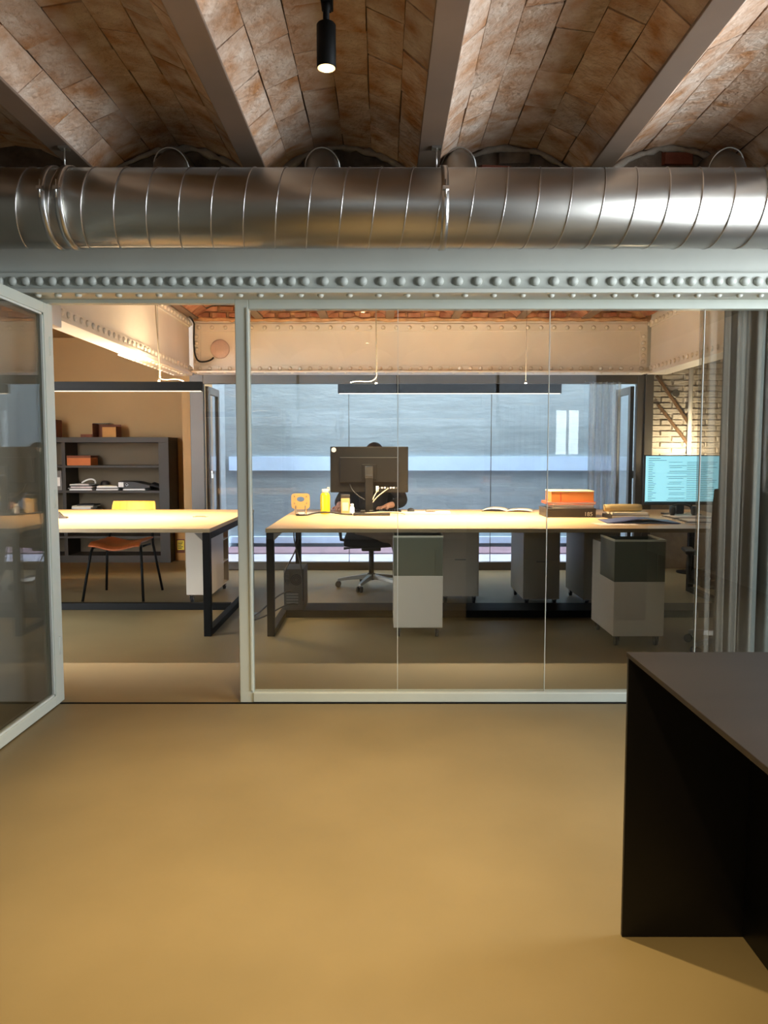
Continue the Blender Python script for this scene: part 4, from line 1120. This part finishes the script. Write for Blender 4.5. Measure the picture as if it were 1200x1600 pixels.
m.grid(hairf, 36, 14); m.build('hair', 'hair', pe, solid=.006)
fx = MB()   # face pieces: nose bridge, ears, eyes, mouth
MB().tube([tuple(HC + Vector((0, -.086, .012))), tuple(HC + Vector((0, -.100, -.018))), tuple(HC + Vector((0, -.108, -.034))), tuple(HC + Vector((0, -.090, -.042)))], [.007, .009, .012, .006], 10).build('nose', 'skin', pe)
for s_ in (-1, 1):
    MB().lathe([(.002, -.010), (.008, -.007), (.0095, 0), (.008, .007), (.002, .010)], tuple(HC + Vector((s_ * .030, -.0745, .006))), 14, 'x').build('eye', 'white_pl', pe)
    MB().lathe([(.005, 0), (.004, -.0015)], tuple(HC + Vector((s_ * .030, -.0836, .006))), 12, 'y').build('iris', 'hair', pe)
    MB().tube([tuple(HC + Vector((s_ * .016, -.085, .024))), tuple(HC + Vector((s_ * .034, -.083, .029))), tuple(HC + Vector((s_ * .050, -.072, .024)))], .004, 6).build('eyebrow', 'hair', pe)
    MB().tube([tuple(HC + Vector((s_ * .076, -.0, .018))), tuple(HC + Vector((s_ * .086, .012, .010))), tuple(HC + Vector((s_ * .084, .008, -.018))), tuple(HC + Vector((s_ * .074, -.004, -.028)))], .008, 8).build('ear', 'skin', pe)
MB().tube([tuple(HC + Vector((-.022, -.072, -.064))), tuple(HC + Vector((0, -.084, -.062))), tuple(HC + Vector((.022, -.072, -.064)))], .005, 8).build('mouth', 'lip', pe)

# ------------------------------------------------------------------ bookshelf on the left
SY = 8.72
sh = thing('bookshelf', 'dark open bookshelf against the tan wall', 'bookshelf', (0, SY, 0))
X0, X1 = -4.15, -2.44
MB().box(X0, 0, 1.37, X1, .40, 1.43).build('top_board', 'shelf', sh, .002)
MB().box(X1 - .115, 0, 0, X1, .40, 1.37).build('side_panel', 'shelf', sh, .002)
MB().box(X0, 0, 0, X0 + .05, .40, 1.37).build('side_panel', 'shelf', sh, .002)
MB().box(-3.66, .02, .08, -3.62, .385, 1.37).build('divider', 'shelf', sh)
MB().box(X0 + .05, .385, .08, X1 - .115, .40, 1.37).build('back_panel', 'shelf_back', sh)
for z in (1.085, .80, .53, .28): MB().box(X0 + .05, .0, z, X1 - .115, .385, z + .025).build('shelf_board', 'shelf', sh, .001)
MB().box(X0 + .05, .02, 0, X1 - .115, .385, .08).build('plinth', 'shelf', sh)
# on the shelf
oc_ = thing('open_carton', 'open brown carton on top of the bookshelf', 'box', (-3.19, SY + .17, 1.43))
MB().box(-.135, -.09, 0, .135, .09, .004).box(-.135, -.09, 0, -.131, .09, .155).box(.131, -.09, 0, .135, .09, .125).box(-.135, .086, 0, .135, .09, .15).build('body', 'kraft_d', oc_)
MB().box(-.02, -.094, 0, .135, -.09, .115).build('front_flap', 'kraft', oc_)
MB().box(-.13, -.088, .155, .05, .08, .160).build('lid_flap', 'cover_dark', oc_)
solid_box_thing('flat_box', 'small flat brown box left of the open carton', 'box', (-3.40, SY + .15, 1.43), (.13, .12, .035), 'kraft_d')
rbx = thing('red_box', 'tall red and brown box file standing on the left end of the shelf top', 'box', (-3.83, SY + .15, 1.43))
MB().box(-.09, -.1, 0, .09, .1, .20).build('body', 'kraft_d', rbx, .002)
MB().box(-.088, -.102, .09, .045, -.1, .198).build('red_panel', 'red', rbx)
bx = thing('storage_box', 'rust coloured box on the upper shelf', 'box', (-3.455, SY + .14, 1.1105))
MB().box(-.15, -.11, 0, .12, .11, .085).build('body', 'rust', bx, .002)
MB().box(-.153, -.113, .085, .123, .113, .112).build('lid', 'kraft_d', bx, .002)


def pile(name, label, x, z, specs, cat='magazines'):
    t = thing(name, label, cat, (x, SY + .17, z), group='paper piles on the bookshelf'); h = 0
    for w, d, hh, mm, dx in specs:
        MB().box(-w / 2 + dx, -d / 2, h, w / 2 + dx, d / 2, h + hh).build('volume', mm, t, .001); h += hh + .0005
    return t


pile('magazine_pile', 'tall pile of grey magazines on the middle shelf', -3.47, .826, [(.26, .22, .016, 'paper', 0), (.27, .23, .012, 'cover_grey', -.01), (.25, .22, .014, 'paper_p', .01), (.26, .22, .012, 'cover_dark', 0), (.22, .2, .014, 'paper', -.02)])
pile('magazine_pile', 'low pile of white brochures in the centre of the middle shelf', -3.17, .826, [(.25, .21, .014, 'paper', 0), (.25, .21, .014, 'cover_grey', .01), (.24, .2, .012, 'paper', 0), (.22, .2, .01, 'cream_c', 0)])
pile('magazine_pile', 'thin pile of white paper below the black binders', -2.82, .826, [(.26, .22, .014, 'paper', -.04), (.25, .21, .012, 'cover_grey', -.04)])
pile('magazine_pile', 'pile of pale books on the lowest visible shelf', -3.455, .556, [(.24, .22, .02, 'paper_p', 0), (.26, .23, .016, 'paper', .02), (.25, .22, .018, 'cover_grey', .02), (.22, .2, .02, 'paper', -.02), (.24, .22, .016, 'cream_c', 0), (.2, .2, .014, 'cover_dark', .03)])
bi = thing('ring_binder', 'black ring binder lying with its white edge out on the middle shelf', 'binder', (-2.872, SY + .17, .8535))
MB().prism([(-.16, 0), (.20, 0), (.20, .03), (.02, .07), (-.16, .075)], 'y', -.13, .13).build('cover', 'cover_dark', bi, .003)
MB().box(-.158, -.1315, .01, -.10, -.13, .065).build('spine_label', 'paper', bi)
MB().tube([(-.06 + .014 * math.cos(a * math.pi / 6), -.133, .038 + .014 * math.sin(a * math.pi / 6)) for a in range(12)], .002, 6, True).build('finger_ring', 'chrome', bi)
bg = thing('fabric_bag', 'flat black bag folded at the right end of the middle shelf', 'bag', (-2.612, SY + .18, .826))
MB().grid(lambda u, v: (-.05 + .10 * u, -.14 + .26 * v, .010 + .075 * (1 - u * .55) * math.sin(math.pi * min(1, .12 + v * .76)) ** .5), 10, 8).build('cloth', 'mesh_black', bg, solid=.012)
ca = thing('rolled_cable', 'white looped strap lying on the grey magazines', 'strap', (-3.40, SY + .10, .8965))
MB().tube(bez((-.07, 0, .012), (.0, 0, .07), (.10, 0, .07), (.085, 0, .006)), .009, 8).build('loop', 'paper', ca)
dk = thing('dark_pouch', 'dark rounded pouch behind the white strap on the middle shelf', 'pouch', (-3.29, SY + .332, .826))
MB().lathe([(.02, 0), (.042, .01), (.050, .05), (.042, .09), (.02, .10)], n=20).build('body', 'cover_dark', dk)
bx2 = thing('file_box', 'tall pale file box at the left of the middle shelf', 'box', (-3.74, SY + .15, .8255))
MB().box(-.07, -.12, 0, .07, .12, .22).build('body', 'cover_grey', bx2, .002)
MB().box(-.05, -.1215, .05, .05, -.12, .15).build('spine_label', 'paper', bx2)

kx = thing('cardboard_box', 'brown cardboard box with a yellow label on the floor beside the shelf', 'box', (-2.33, 8.99, 0))
MB().box(-.105, -.09, 0, .11, .09, .40).build('body', 'kraft', kx, .003)
MB().box(-.09, -.0915, .09, .02, -.09, .25).build('dark_print', 'kraft_d', kx)
MB().box(-.082, -.0930, .125, .0, -.0915, .235).build('yellow_label', 'label_y', kx)
q = MB()
for i in range(5): q.box(-.072, -.0936, .14 + i * .018, -.072 + random.uniform(.04, .06), -.0930, .148 + i * .018)
q.build('label_print', 'ink', kx)
lk = thing('wall_switch', 'small dark switch on the wall left of the window post', 'switch', (-2.22, 9.147, 1.11))
MB().box(-.03, -.012, -.03, .03, 0, .03).build('plate', 'black_pl', lk, .002)
MB().box(-.015, -.017, -.018, .015, -.012, .018).build('rocker', 'alu', lk, .002)
